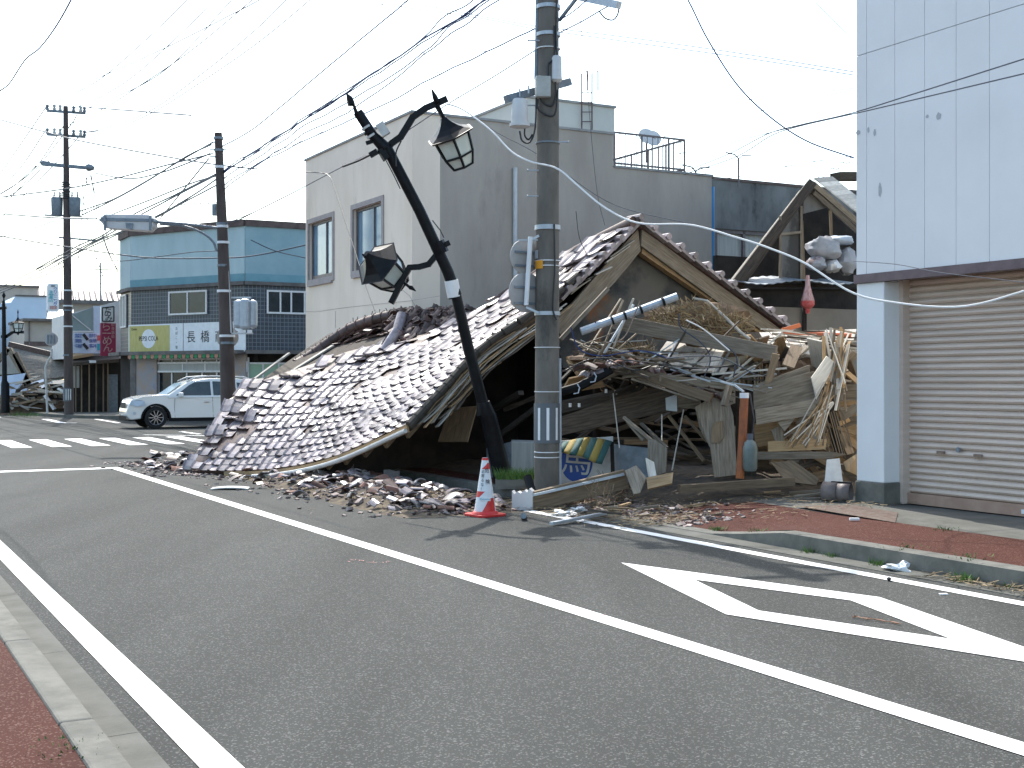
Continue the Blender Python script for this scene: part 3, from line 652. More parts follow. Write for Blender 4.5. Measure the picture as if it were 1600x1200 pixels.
# ---- far left street front
def blockU(name, label, polypx, u, d, m, cat='building', kids=()):
    T = thing(name, label, cat, onU(sum(p[0] for p in polypx) / len(polypx), 640, u))
    T.location.z = .1; ORG[T.name].z = .1
    b = MB(); b.prism([onU(x, y, u) for x, y in polypx], UD * d); b.build('wall', m, T); return T
T = blockU('grey_building', 'plain grey flat-roofed building at the far left behind the pale blue one', [(-30, 447), (61, 447), (61, 560), (-30, 560)], 110, 8, M['taupewall'])
b = MB(); slabU(b, -30, 62, 445, 448, 109.8, 8.4); b.build('coping', M['cornice'], T)
T = thing('long_metal_roof_house', 'cream house under a long ribbed grey metal roof, behind the left utility pole', 'house', onU(120, 640, 95)); T.location.z = .1; ORG[T.name].z = .1
b = MB(); b.prism([onU(60, 471, 95), onU(190, 476, 95), onU(190, 560, 95), onU(60, 560, 95)], UD * 6); b.build('wall', M['taupewall'], T)
b = MB(); lo0, lo1, hi0, hi1 = onU(60, 470, 94.3), onU(186, 473, 94.3), onU(60, 457, 98.5), onU(182, 459, 98.5); b.prism([lo0, lo1, hi1, hi0], (0, 0, .1))
r_ = b.build('metal_roof', M['offwhite'], T); b = MB()
for k in range(15): b.beam(lo0.lerp(lo1, k / 14) + ZD * .15, hi0.lerp(hi1, k / 14) + ZD * .15, .1, .1)
b.build('roof_rib', M['roofrim'], r_)
b = MB(); b.beam(lo0 + ZD * .0, lo1, .2, .25); b.build('gutter', M['cornice'], T)
T = blockU('pale_blue_building', 'pale blue stepped parapet building behind the old street lamp', [(-30, 478), (17, 473), (24, 463), (73, 463), (73, 560), (-30, 560)], 88, 7, M['palebluewall'])
b = MB(); slabU(b, 24, 74, 461, 463.5, 87.9, 1); b.build('coping', M['cornice'], T)
T = blockU('beige_store', 'beige rendered store with a brown band, behind the round sign', [(38, 502), (115, 502), (115, 570), (38, 570)], 80, 7, M['taupewall'])
b = MB(); slabU(b, 37.5, 115, 534, 541, 79.95, .04); b.build('brown_band', M['roofrim'], T)
b = MB(); slabU(b, 36, 115, 498, 502, 79.5, 7); b.build('eaves', M['cornice'], T)
b = MB(); slabU(b, 45, 47, 502, 545, 79.9, .08); b.build('downpipe', M['winframe'], T)
b = MB(); a0, a1, a2, a3 = onU(73, 500, 79.6), onU(115, 500, 79.6), onU(115, 486, 83), onU(76, 486, 83); b.prism([a0, a1, a2, a3], (0, 0, .08)); b.build('lean_to_roof', M['white'], T)
# vertical street sign of the store
T = thing('vertical_sign', 'tall white vertical shop sign with cut corners and faded blue writing', 'sign', onU(83, 486, 76))
b = MB(); b.prism([onU(x, y, 76) for x, y in ((74, 446), (76, 443), (90, 443), (92, 446), (92, 484), (90, 487), (76, 487), (74, 484))], UD * .3); b.build('sign_board', M['white'], T)
for i, ch in enumerate('クリーニング'): text_mesh(ch, .26, onU(86.5, 452 + i * 4.8, 75.98), VD, ZD, M['emblem'], 'sign_lettering', T)
for i, ch in enumerate('洗濯店'): text_mesh(ch, .3, onU(79.5, 458 + i * 5.5, 75.98), VD, ZD, M['teal'], 'sign_lettering', T)
b = MB(); slabU(b, 78, 89, 478, 483, 75.95, .02); b.build('red_band', M['netpale'], T)
b = MB(); slabU(b, 80, 86, 445.5, 448, 75.95, .02); b.build('top_mark', M['galvdark'], T)
# narrow shop with projecting signs
T = thing('narrow_shop', 'narrow dark-fronted shop between the left utility pole and the blue corner shop', 'building', onU(150, 640, 60)); T.location.z = .13; ORG[T.name].z = .13
b = MB(); b.prism([onU(x, y, 60) for x, y in ((108, 490), (186, 470), (192, 470), (192, 560), (108, 560))], UD * 5); b.build('upper_wall', M['offwhite'], T)
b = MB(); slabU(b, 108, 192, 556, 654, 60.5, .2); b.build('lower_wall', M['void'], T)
b = MB(); slabU(b, 146, 158, 478, 552, 59.95, .05); b.build('pale_panel', M['bluesheet'], T)
b = MB(); b.prism([onU(x, y, 59.93) for x, y in ((112, 492), (145, 480), (145, 518), (112, 518))], UD * .05); wn = b.build('mesh_window', M['tealsign'], T)
b = MB(); b.beam(onU(112, 492, 59.9), onU(142, 516, 59.9), .04, .04); b.beam(onU(112, 518, 59.9), onU(146, 518, 59.9), .07, .07); b.build('frame', M['offwhite'], wn)
b = MB(); b.prism([onU(109, 562, 59), onU(146, 556, 59), onU(146, 552, 60), onU(109, 556, 60)], (0, 0, .12)); b.build('awning', M['woodtan'], T)
b = MB(); b.prism([onU(108, 572, 58.6), onU(186, 566, 58.6), onU(186, 560, 60), onU(108, 562, 60)], (0, 0, .15)); b.build('canopy', M['wooddark'], T)
b = MB()
for x in (118, 127, 139, 150, 161, 168): b.piece(); slabU(b, x, x + 1.6, 566, 648, 59.2, .12)
b.build('post', M['woodbrown'], T)
b = MB(); slabU(b, 113, 124, 572, 606, 59.8, .05); b.build('door_pane', M['curtain'], T)
b = MB(); slabU(b, 170, 184, 585, 645, 59.6, .05); b.build('side_panel', M['galvdark'], T)
b = MB(); slabU(b, 141, 150, 563, 567, 58.4, .4); b.build('lamp_cover', M['white'], T)
T = thing('poster_board', 'blue poster board with writing and two slanted black bars, beside the crimson sign', 'sign', onU(135, 552, 59))
b = MB(); slabU(b, 114, 157, 520, 552, 59, .06); b.build('board', M['bluesheet'], T)
for i, (x0, s_) in enumerate(((119, '営業中'), (124, '定食屋'), (141, '御食事'), (147, '中華丼'))):
    for k, ch in enumerate(s_): text_mesh(ch, .2, onU(x0 + 1, 525 + k * 8, 58.98), VD, ZD, M['emblem'], 'poster_lettering', T)
b = MB(); b.beam(onU(130, 522, 58.96), onU(137, 531, 58.96), .1, .12); b.beam(onU(130, 537, 58.96), onU(137, 545, 58.96), .1, .12); b.build('black_bar', M['ink'], T)
b = MB(); slabU(b, 152, 157, 524, 532, 58.95, .03); b.build('red_picture', M['netred'], T); b = MB(); slabU(b, 152, 157, 537, 547, 58.95, .03); b.build('blue_picture', M['teal'], T)
T = thing('projecting_sign', 'projecting shop sign, white framed panel above a crimson panel with brush writing', 'sign', onU(169, 556, 58))
b = MB(); b.prism([onU(x, y, 58) for x, y in ((158, 479), (180, 476), (180, 504), (158, 504))], UD * .25); w_ = b.build('white_panel', M['white'], T)
b = MB()
for p, q in (((160, 481), (178, 479)), ((178, 479), (178, 502)), ((178, 502), (160, 502)), ((160, 502), (160, 481))): b.beam(onU(*p, 57.98), onU(*q, 57.98), .04, .05)
b.build('panel_border', M['ink'], w_)
for ch, x, y in (('た', 168.5, 485), ('の', 168.5, 491), ('み', 170, 497.5)): text_mesh(ch, .34, onU(x, y, 57.97), VD, ZD, M['ink'], 'sign_lettering', w_)
b = MB(); slabU(b, 158, 181, 505, 556, 58.02, .25); c_ = b.build('crimson_panel', M['crimson'], T)
for i, ch in enumerate('らーめん'): text_mesh(ch, .46, onU(166 + i * .8, 511 + i * 11, 57.98), VD, ZD, M['netpale'], 'sign_lettering', c_)
for i, ch in enumerate('御食事処'): text_mesh(ch, .17, onU(176.5, 508 + i * 6, 57.98), VD, ZD, M['netpale'], 'sign_lettering', c_)
b = MB()
for k in range(5): b.beam(onU(154, 425 + k * 6, 68), onU(158 + (k % 2), 425 + k * 6, 68), .03, .03)
b.beam(onU(157, 410, 68), onU(157, 470, 68), .06, .06); b.beam(onU(147, 421, 68), onU(170, 421, 68), .05, .05); b.beam(onU(147, 431, 68), onU(168, 431, 68), .04, .04)
tag(b.build('tv_antenna', M['galvdark']), 'tall television antenna mast between the utility pole and the blue shop', 'antenna')

# ================================================================== COLLAPSED TILED HOUSE
WR = thing('collapsed_house', 'collapsed wooden house, its brown tiled roof slumped to the street beside the leaning lamp', 'house', UV(17.5, 9.5, .1))
CP = [  # rows s=0 (right verge) .. 1 (left end), columns t=0 (eave) .. 1 (ridge)
    [(640, 664, 18.0), (695, 605, 18.5), (755, 543, 19.0), (868, 462, 19.7), (985, 352, 20.5)],
    [(532, 712, 19.2), (587, 650, 19.8), (655, 583, 20.5), (752, 508, 21.1), (858, 412, 21.9)],
    [(447, 732, 20.3), (500, 668, 21.0), (560, 605, 22.0), (640, 543, 22.7), (740, 482, 23.4)],
    [(370, 737, 21.3), (415, 676, 22.0), (470, 614, 23.0), (535, 556, 24.2), (615, 500, 25.2)],
    [(288, 736, 22.3), (328, 676, 23.0), (375, 608, 24.2), (432, 565, 25.4), (500, 520, 26.6)]]
CPW = [[A(q) for q in row] for row in CP]
def surf(s, t): return cr([cr(row, t) for row in CPW], s)
def sframe(s, t):
    e = .01; du = (surf(s + e if s < .99 else s, t) - surf(s - e if s > .01 else s, t)).normalized()
    dt = (surf(s, t + e if t < .99 else t) - surf(s, t - e if t > .01 else t)).normalized(); n_ = du.cross(dt).normalized()
    if n_.z < 0: n_ = -n_
    return du, dt, n_
TM = [(0, 1.0), (.12, 1.0), (.3, .93), (.45, .84), (.6, .78), (.75, .72), (.88, .6), (1.0, .5)]
def tmax(s):
    for (a, x), (c, y) in zip(TM, TM[1:]):
        if s <= c: return x + (y - x) * (s - a) / (c - a)
    return .5
NC, NR = 25, 22
# tiles
prof = []
for k in range(9):
    x = k / 8; h = -.009 * math.sin(math.pi * x / .78) if x < .78 else .028 * math.sin(math.pi * (x - .78) / .22); prof.append((x * 1.1 - .04, h))
b = MB()
HOLES = [(5, 14), (9, 12), (10, 12), (16, 9), (20, 6), (20, 5), (21, 5), (21, 4), (22, 4), (22, 3), (13, 5), (3, 15), (3, 16), (23, 1), (24, 2), (12, 11), (1, 3)]
for i in range(NC):
    for j in range(NR):
        s0, t0 = i / NC, j / NR
        if t0 > tmax(s0) - .03 * random.random() or (i, j) in HOLES: continue
        if t0 > tmax(s0) - .15 and random.random() < .12: continue
        wild = (s0 > .8 and t0 > .25) or t0 > tmax(s0) - .1 or s0 > .9
        dz = rnd(-.006, .008) + (rnd(0, .05) if wild else 0); tw = rnd(-.03, .03) * (5 if wild else 1) ; tl = rnd(-.01, .012) * (5 if wild else 1)
        b.piece(); rows = []
        off = rnd(-.06, .06) / NC + (.25 * math.sin(j * 1.7)) / NC * .15
        for q, (tt, hh) in enumerate(((-.17, .026), (-.17, .042), (.35, .034), (.95, .016))):
            rows.append([])
            for x, h in prof:
                s_ = min(1.04, max(-.02, s0 + x / NC + off)); t_ = t0 + (tt + tw * (x - .5)) / NR
                P = surf(s_, max(-.02, t_)); du, dt, n_ = FR.get((i, j)) if False else (None, None, None), None, None
                rows[-1].append((P, h, hh))
        du, dt, n_ = sframe(min(.99, s0 + .5 / NC), min(.98, t0 + .3 / NR))
        vs = [P + n_ * (h + hh + dz + tl * (1 - q)) for q, r_ in enumerate(rows) for (P, h, hh) in r_]
        m = len(prof); fs = [(q * m + k, q * m + k + 1, (q + 1) * m + k + 1, (q + 1) * m + k) for q in range(3) for k in range(m - 1)]
        b.add(vs, fs)
b.build('roof_tiles', M['tile'], WR)
# bedding mud, boards below the tiles
def layer(name, m, o0, o1, s0, s1, ts, ns=24, ntt=14, jag=0):
    b = MB(); g = {}
    for i in range(ns + 1):
        s = s0 + (s1 - s0) * i / ns; t1 = ts(s)
        for j in range(ntt + 1):
            t = t1 * j / ntt; du, dt, n_ = sframe(s, t); q = surf(s, t) + du * (jag * mnoise.noise(Vector((t * 30, 1, o0 * 40))) if i in (0, ns) else 0)
            g[i, j] = (q + n_ * o0, q + n_ * o1)
    W_ = ntt + 1; vs = [g[i, j][0] for i in range(ns + 1) for j in range(W_)] + [g[i, j][1] for i in range(ns + 1) for j in range(W_)]; K = (ns + 1) * W_
    I = lambda i, j: i * W_ + j
    fs = [(I(i, j), I(i + 1, j), I(i + 1, j + 1), I(i, j + 1)) for i in range(ns) for j in range(ntt)]
    fs += [(K + I(i, j), K + I(i, j + 1), K + I(i + 1, j + 1), K + I(i + 1, j)) for i in range(ns) for j in range(ntt)]
    fs += [(I(i, 0), K + I(i, 0), K + I(i + 1, 0), I(i + 1, 0)) for i in range(ns)] + [(I(i, ntt), I(i + 1, ntt), K + I(i + 1, ntt), K + I(i, ntt)) for i in range(ns)]
    fs += [(I(0, j), I(0, j + 1), K + I(0, j + 1), K + I(0, j)) for j in range(ntt)] + [(I(ns, j), K + I(ns, j), K + I(ns, j + 1), I(ns, j + 1)) for j in range(ntt)]
    b.add(vs, fs); return b.build(name, m, WR)
layer('roof_mud', M['tiledark'], .004, -.05, 0.0, 1.0, lambda s: min(1, tmax(s) + .06), jag=.05)
layer('roof_boarding', M['wooddark'], -.052, -.085, -.0, .97, lambda s: 1.0)
# eave board and gutter along the lower edge
ep = [surf(i / 20, -.01) + Vector((0, 0, -.05)) for i in range(17)]
b = MB()
for p, q in zip(ep, ep[1:]): b.beam(p + Vector((-.02, -.03, 0)), q + Vector((-.02, -.03, 0)), .035, .11)
b.build('eave_board', M['woodtan'], WR)
b = MB(); b.tube([p + Vector((-.05, -.09, -.03)) for p in ep[:14]], .035, 8); b.build('gutter', M['dirtywhite'], WR, smooth=True)
# rafters under the roof, seen from below the verge
for k in range(8):
    s = .03 + k * .075; b = MB(); b.piece(); pts = []
    for j in range(7):
        t = -.02 + j * .15; du, dt, n_ = sframe(s, max(0, min(.98, t))); pts.append(surf(s, max(-.02, min(1, t))) - n_ * .14)
    for p, q in zip(pts, pts[1:]): b.beam(p, q, .055, .075)
    b.build('rafter', M['woodbrown'], WR)
# split boards, laths and mud bundled along the verge
for k in range(13):
    b = MB(); b.piece(); o = -.07 - .022 * k; ds = -.006 - .0022 * (k % 5); ta, tb = (0.02 + rnd(0, .08), .62 + rnd(-.06, .16)) if k < 7 else (rnd(0, .2), rnd(.35, .78)); pts = []
    for j in range(9):
        t = ta + (tb - ta) * j / 8; du, dt, n_ = sframe(.01, t); pts.append(surf(0, t) + du * (-.05 * (k % 3) + .03 * math.sin(j * 1.3 + k)) + n_ * (o + .012 * math.sin(j * 2.1 + k)))
    for p, q in zip(pts, pts[1:]): b.beam(p, q, rnd(.05, .1), rnd(.012, .022), up=n_)
    b.build('verge_lath', M[('woodtan', 'woodgrey', 'woodpale', 'wooddark')[k % 4]], WR)
b = MB()
for j in range(16):
    t = .02 + j * .052; du, dt, n_ = sframe(.01, t); p = surf(0, t) + n_ * .015 - du * .03; b.piece()
    b.tube([p - dt * .10, p + dt * .17], [.062, .05], 8)
b.build('verge_tiles', M['tiledark'], WR)
b = MB()
for k in range(22):
    t = rnd(.5, 1.0); s = rnd(-.01, .06)
    if t > .92: continue
    du, dt, n_ = sframe(max(0, s), t); p = surf(s, t) - n_ * rnd(.06, .2) - du * rnd(0, .15); b.piece(); b.beam(p, p + dt * rnd(.2, .5) + du * rnd(-.1, .1) - n_ * rnd(0, .08), rnd(.03, .09), .015, up=n_)
b.build('splintered_lath', M['woodpale'], WR)
# fallen ridge: a long rounded cap over stacked flat tiles
ridge_px = [(365, 618, 24.4), (402, 598, 24.8), (440, 583, 25.1), (478, 562, 25.4), (512, 538, 25.5), (545, 516, 25.4), (580, 502, 25.2), (612, 494, 24.9), (640, 490, 24.6)]
RP = [A(q) for q in ridge_px]; RS = [cr(RP, i / 40) for i in range(41)]
for lay, (r_, dz, m) in enumerate(((.125, .0, 'tiledark'), )):
    b = MB()
    for k in range(13, 40, 2):
        b.piece(); p, q = RS[k] + Vector((0, 0, dz)), RS[min(40, k + 2)] + Vector((0, 0, dz)); b.tube([p, p.lerp(q, .12), p.lerp(q, .15), q], [r_ + .015, r_ + .015, r_, r_ - .005], 12)
    b.build('ridge_cap', M[m], WR, smooth=True)
for lay in range(5):
    b = MB()
    for k in range(0, 40):
        b.piece(); p = RS[k] + Vector((.08 * (lay % 2) - .02, -.05 - .035 * lay, -.11 - .05 * lay)) + Vector((rnd(-.02, .02), rnd(-.02, .02), rnd(-.012, .012))); q = RS[k + 1] + (p - RS[k])
        b.beam(p, q, .22 + .05 * lay, .028, up=(0, -.35, 1))
    b.build('ridge_course', M['tiledark'], WR)
b = MB()
for k in range(24):
    p = RS[min(40, 13 + k)] + Vector((0, 0, .10)); b.piece(); b.tube([p, p + Vector((rnd(-.05, .05), 0, rnd(.05, .11)))], .009, 5)
b.build('ridge_wire', M['rust'], WR)
# heap of tiles sliding where the ridge broke
def shard(b, c, X, Yv, N_, w_, h_, curve=.03, th=.016):
    b.piece(); n = 5; top = []; bot = []
    for k in range(n + 1):
        x = k / n - .5; z = curve * math.cos(math.pi * x) ; j0 = rnd(-.1, .1) * h_; j1 = rnd(-.1, .1) * h_
        for s_, jj in ((-.5, j0), (.5, j1)):
            p = c + X * (x * w_) + Yv * (s_ * h_ + jj * .6) + N_ * z; top.append(p); bot.append(p - N_ * th)
    m = len(top); vs = top + bot; fs = []
    for k in range(n):
        a = 2 * k; fs += [(a, a + 2, a + 3, a + 1), (m + a, m + a + 1, m + a + 3, m + a + 2), (a, m + a, m + a + 2, a + 2), (a + 1, a + 3, m + a + 3, m + a + 1)]
    fs += [(0, 1, m + 1, m), (m - 2, 2 * m - 2, 2 * m - 1, m - 1)]
    b.add(vs, fs)
def rframe(tilt=.6):
    n_ = Vector((rnd(-tilt, tilt), rnd(-tilt, tilt), 1)).normalized(); X = n_.cross(Vector((rnd(-1, 1), rnd(-1, 1), 0)).normalized()).normalized(); return X, n_.cross(X), n_
b = MB()
for k in range(300):
    f = random.random(); x = 612 + f * 135 + rnd(-10, 10); base = 500 + (x - 612) * -.02 + abs(x - 690) * .0
    y = 486 + rnd(0, 1) ** 1.4 * (52 - f * 22); c = at(x, y, 24.6 - f * 1.2 - (y - 486) * .022); X, Yv, n_ = rframe(.9)
    if random.random() < .6: Yv = (Vector((.5, .1, .6)) + Vector((rnd(-.3, .3), rnd(-.3, .3), rnd(-.3, .3)))).normalized(); X = Yv.cross(Vector((0, -.8, .5))).normalized(); n_ = X.cross(Yv)
    shard(b, c, X, Yv, n_, rnd(.12, .2), rnd(.14, .28))
b.build('slid_tile_pile', [M['tiledark']], WR)
b = MB()
for k in range(90):
    f = random.random(); x = 365 + f * 235; q = cr(RP, (x - 365) / 275 * .96); c = q + Vector((rnd(-.2, .35), rnd(-.4, 0), -.08 - rnd(.1, .5))); X, Yv, n_ = rframe(.8); shard(b, c, X, Yv, n_, rnd(.14, .26), rnd(.12, .26))
b.build('slipped_tile_pile', [M['tiledark']], WR)
b = MB(); b.tube([at(628, 492, 24.0), at(620, 520, 23.7)], .10, 10); b.piece(.9); b.tube([at(600, 548, 23.3), at(622, 516, 23.4)], [.09, .1], 10); b.build('fallen_ridge_cap', M['tile'], WR, smooth=True)
b = MB()
for p, q in (((390, 598, 24.3), (452, 552, 24.8)), ((440, 590, 24.4), (520, 540, 25.2)), ((470, 560, 25.6), (520, 533, 25.9))): b.piece(); b.beam(A(p), A(q), .10, .03)
b.build('ridge_board', M['woodpale'], WR)

# gable end
GA = 17.05
def H(x, y, du=0.): return onU(x, y, GA + du)
b = MB(); b.prism([H(997, 358), H(1001, 392), H(962, 440), H(925, 478), H(880, 530), H(866, 505), H(900, 468), H(950, 410)], UD * .06); b.build('left_bargeboard', M['woodgrey'], WR)
b = MB(); b.prism([H(1003, 358, -.03), H(1222, 516, -.03), H(1205, 523, -.03), H(1150, 492, -.03), H(1002, 384, -.03)], UD * .06); b.build('right_bargeboard', M['woodgrey'], WR)
b = MB(); b.prism([H(1003, 385, .05), H(1205, 523, .05), H(1192, 525, .05), H(1003, 396, .05)], UD * .16); b.build('soffit_lath', M['woodtan'], WR)
b = MB(); b.prism([H(998, 372, .3), H(1215, 530, .3), H(1170, 575, .3), H(880, 575, .3), H(866, 512, .3), H(940, 428, .3)], UD * .1); b.build('gable_wall', M['gablewall'], WR)
b = MB(); A0, A1 = H(990, 350, 0), H(1232, 520, 0)
b.prism([A0 + UD * -.05, A1 + UD * -.05, A1 + UD * 2.6 - ZD * .5, A0 + UD * 2.6 - ZD * 1.1], (0, 0, .05)); b.build('back_roof_slope', M['tiledark'], WR)
b = MB()
for k in range(12):                                # verge tiles with round ends
    p = A0.lerp(A1, (k + .1) / 12) + ZD * .06; q = A0.lerp(A1, (k + 1.1) / 12) + ZD * .03; b.piece(); b.beam(p - UD * .07, q - UD * .07, .2, .05); b.tube([p - UD * .20 + ZD * .05, p + UD * .2 + ZD * .05], .055, 8)
b.build('right_verge_tiles', M['tile'], WR)
b = MB()
for k in range(9):
    p = H(993 - k * 13.4, 352 + k * 13.0, -.0); b.piece(); b.tube([p - UD * .12 + ZD * .05, p + UD * .25 + ZD * .05], .06, 8); b.beam(p + ZD * .02, H(993 - (k + 1) * 13.4, 352 + (k + 1) * 13.0) + ZD * .0, .24, .05)
b.build('left_verge_tiles', M['tile'], WR)
b = MB(); b.tube([A(q) for q in ((1050, 372, 21.4), )] + [A((986, 352, 20.2))], .0001, 3) if False else None
P = [H(991, 350, -.1) + UD * k * .9 + Vector((0, 0, -.14 * k - .05 * k * k * .2)) for k in range(6)]
b.tube([p + ZD * .03 for p in P], .1, 10); b.build('ridge', M['tiledark'], WR, smooth=True)
# near-black sheets added under the roof to close the cavity and keep it dark
for nm_, s_ in (('light_blocker', .34), ('light_blocker', .62)):
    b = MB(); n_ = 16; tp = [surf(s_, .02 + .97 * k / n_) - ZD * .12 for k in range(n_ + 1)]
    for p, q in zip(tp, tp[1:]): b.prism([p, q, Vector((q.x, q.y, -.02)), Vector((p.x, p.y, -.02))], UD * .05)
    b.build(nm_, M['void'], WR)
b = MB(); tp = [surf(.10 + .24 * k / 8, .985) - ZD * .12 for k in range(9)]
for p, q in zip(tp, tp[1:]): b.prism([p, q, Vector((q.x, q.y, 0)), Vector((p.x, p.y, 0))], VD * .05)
b.build('light_blocker', M['void'], WR)
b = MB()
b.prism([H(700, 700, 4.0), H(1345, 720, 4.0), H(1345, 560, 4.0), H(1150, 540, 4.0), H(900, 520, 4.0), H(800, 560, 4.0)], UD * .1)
b.build('dark_backing', M['void'], WR)  # near-black plane added to block light leaking in from behind
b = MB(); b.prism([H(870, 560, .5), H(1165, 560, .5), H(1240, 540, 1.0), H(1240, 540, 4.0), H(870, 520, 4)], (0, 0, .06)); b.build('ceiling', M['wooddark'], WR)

# floor of earth and rubbish inside the wreck
def gz(p): u, v, _ = toUV(p); return (walk_h(u, v) if v > 8.37 else 0)
b = MB(); u0_, u1_, v0_, v1_ = 10.9, 22.5, 8.6, 19.2; nu_, nv_ = 60, 60
def heap(i, j):
    u = u0_ + (u1_ - u0_) * i / nu_; v = v0_ + (v1_ - v0_) * j / nv_
    e = min(1, max(0, (u - (12.2 + .35 * mnoise.noise(Vector((v * 1.3, 3, 0))) - .10 * (v - 11))) / 1.2)) * min(1, max(0, (v - 8.9) / 1.3))
    if v > 12.6: e = max(e, 0) 
    h = .02 + e * (.16 + .20 * max(0, mnoise.noise(Vector((u * .9, v * .9, 2)))) + .07 * mnoise.noise(Vector((u * 4, v * 4, 0))))
    return UV(u, v, walk_h(u, v) - .025 + h * (1 if e > 0 else 0) )
b.sheet(heap, nu_, nv_)
mk('soil', (.035, .026, .018), (.085, .062, .042), 6, 1, bump=.8, bscale=25, c3=(.16, .13, .08), s3=5, t3=.62)
tag(b.build('rubbish_ground', M['soil'], smooth=True), kind='stuff')

def pl(name, pts, th, m, parent=WR, du=0.):                     # plank or panel traced at its own distance
    b = MB(); b.piece(); b.slab([A(q) for q in pts], th); return b.build(name, M[m], parent)
def bm(name, p, q, w_, h_, m, parent=WR, up=(0, 0, 1)):
    b = MB(); b.piece(); b.beam(A(p), A(q), w_, h_, up=up); return b.build(name, M[m], parent)
# lean-to roof to the right of the pole
b = MB()
PB = [(1042, 533, 18.6), (1152, 548, 18.3), (1134, 582, 17.3), (1012, 574, 17.5)]
q00, q01, q11, q10 = [A(q) for q in PB]
for k in range(7):
    b.piece(); a0 = q00.lerp(q01, k / 7); a1 = q00.lerp(q01, (k + .93) / 7); c0 = q10.lerp(q11, k / 7); c1 = q10.lerp(q11, (k + .93) / 7); b.prism([a0, a1, c1, c0], (0, 0, -.02))
b.build('lean_to_roof', M['woodpale'], WR)
b = MB(); PB2 = [A(q) for q in ((1165, 520, 19.6), (1340, 514, 19.0), (1330, 548, 17.6), (1205, 560, 17.8))]
for k in range(9):
    b.piece(); a0 = PB2[0].lerp(PB2[1], k / 9); a1 = PB2[0].lerp(PB2[1], (k + .92) / 9); c0 = PB2[3].lerp(PB2[2], k / 9); c1 = PB2[3].lerp(PB2[2], (k + .92) / 9); b.prism([a0, a1, c1, c0], (0, 0, -.02))
b.build('right_roof_boards', M['woodpale'], WR)
bm('eaves_beam', (984, 578, 17.0), (1112, 622, 16.6), .14, .12, 'woodbrown')
bm('eaves_beam', (880, 612, 17.2), (992, 572, 17.1), .10, .07, 'woodgrey')
bm('eaves_beam', (1030, 590, 16.8), (1160, 606, 16.9), .06, .10, 'woodgrey')
b = MB(); b.tube([A(q) for q in ((878, 612, 17.0), (905, 604, 16.9), (932, 590, 16.9), (955, 577, 16.9))], .06, 8); b.build('dark_gutter', M['plasticdark'], WR, smooth=True)
for x, y in ((902, 600), (928, 582)):
    b = MB(); c = A((x, y, 16.8)); b.tube([c, c + Vector((.03, -.02, -.05)), c + Vector((.01, -.04, -.12)), c + Vector((-.05, -.02, -.13))], .009, 6); b.build('gutter_hook', M['galv'], WR)
pl('main_beam', [(868, 654, 18.2), (960, 622, 17.9), (1045, 597, 17.5), (1056, 606, 17.5), (1056, 640, 17.5), (1010, 650, 17.7), (868, 682, 18.2)], .3, 'wooddark')
mk('shadewood', (.035, .031, .026), (.065, .057, .048), 3, .9, uv=True, stretch=(1.2, 14, 1), bump=.3, bscale=14);  # wood colour deepened to stand in for the shade of the cavity
WR.children[-1].data.materials[0] = M['shadewood']
pl('dark_lintel', [(868, 628, 18.6), (1000, 600, 18.2), (1040, 596, 18.0), (1040, 608, 18.0), (868, 648, 18.6)], .1, 'wooddark')
pl('tin_sheet', [(1040, 622, 17.3), (1058, 616, 17.3), (1058, 643, 17.3), (1041, 641, 17.3)], .02, 'galv')
pl('junction_panel', [(1060, 612, 17.3), (1100, 606, 17.3), (1092, 640, 17.3), (1060, 636, 17.3)], .06, 'woodgrey')
pl('plank_panel', [(1086, 636, 16.9), (1134, 608, 16.9), (1146, 650, 16.8), (1152, 742, 16.6), (1116, 746, 16.6), (1110, 700, 16.7), (1093, 668, 16.9)], .05, 'woodgrey')
pl('plank_opening', [(1112, 668, 16.75), (1117, 659, 16.75), (1130, 657, 16.75), (1131, 682, 16.7), (1124, 692, 16.7), (1111, 692, 16.7)], .02, 'woodbrown')
pl('plank_panel', [(1150, 606, 17.2), (1182, 600, 17.2), (1182, 750, 17.0), (1150, 750, 17.0)], .05, 'wooddark')
bm('short_post', (1140, 603, 16.4), (1131, 634, 16.35), .08, .06, 'woodgrey')
bm('bent_flashing', (1126, 596, 16.3), (1147, 602, 16.25), .10, .02, 'galv'); bm('bent_flashing', (1147, 601, 16.25), (1162, 612, 16.2), .07, .02, 'galv')
# wall siding on the right
for k, pts in enumerate(([(1176, 602, 16.6), (1265, 570, 16.6), (1266, 583, 16.6), (1178, 612, 16.6)], [(1177, 606, 16.55), (1272, 580, 16.5), (1288, 592, 16.5), (1272, 622, 16.5), (1178, 640, 16.55)],
        [(1180, 640, 16.5), (1274, 624, 16.45), (1276, 647, 16.45), (1182, 664, 16.5)], [(1268, 590, 16.4), (1292, 556, 16.5), (1304, 566, 16.5), (1296, 585, 16.45), (1276, 624, 16.4)],
        [(1178, 662, 16.9), (1225, 655, 16.9), (1224, 690, 16.9), (1180, 700, 16.9)], [(1215, 660, 16.5), (1244, 652, 16.5), (1226, 674, 16.5)], [(1205, 672, 16.6), (1222, 664, 16.6), (1225, 690, 16.6), (1212, 690, 16.6)])):
    pl('siding_board', pts, .025, ('woodgrey', 'woodgrey', 'woodgrey', 'woodpale', 'woodtan', 'woodgrey', 'woodgrey')[k])
for k in range(7):
    y = 602 + k * 25; m = ('woodgrey', 'woodtan', 'woodgrey', 'woodtan', 'woodtan', 'woodgrey', 'woodtan')[k]
    pl('rear_board', [(1292 - k * 2, y, 17.3), (1345, y - 2, 17.1), (1345, y + 22, 17.1), (1292 - k * 2, y + 23, 17.3)], .03, m)
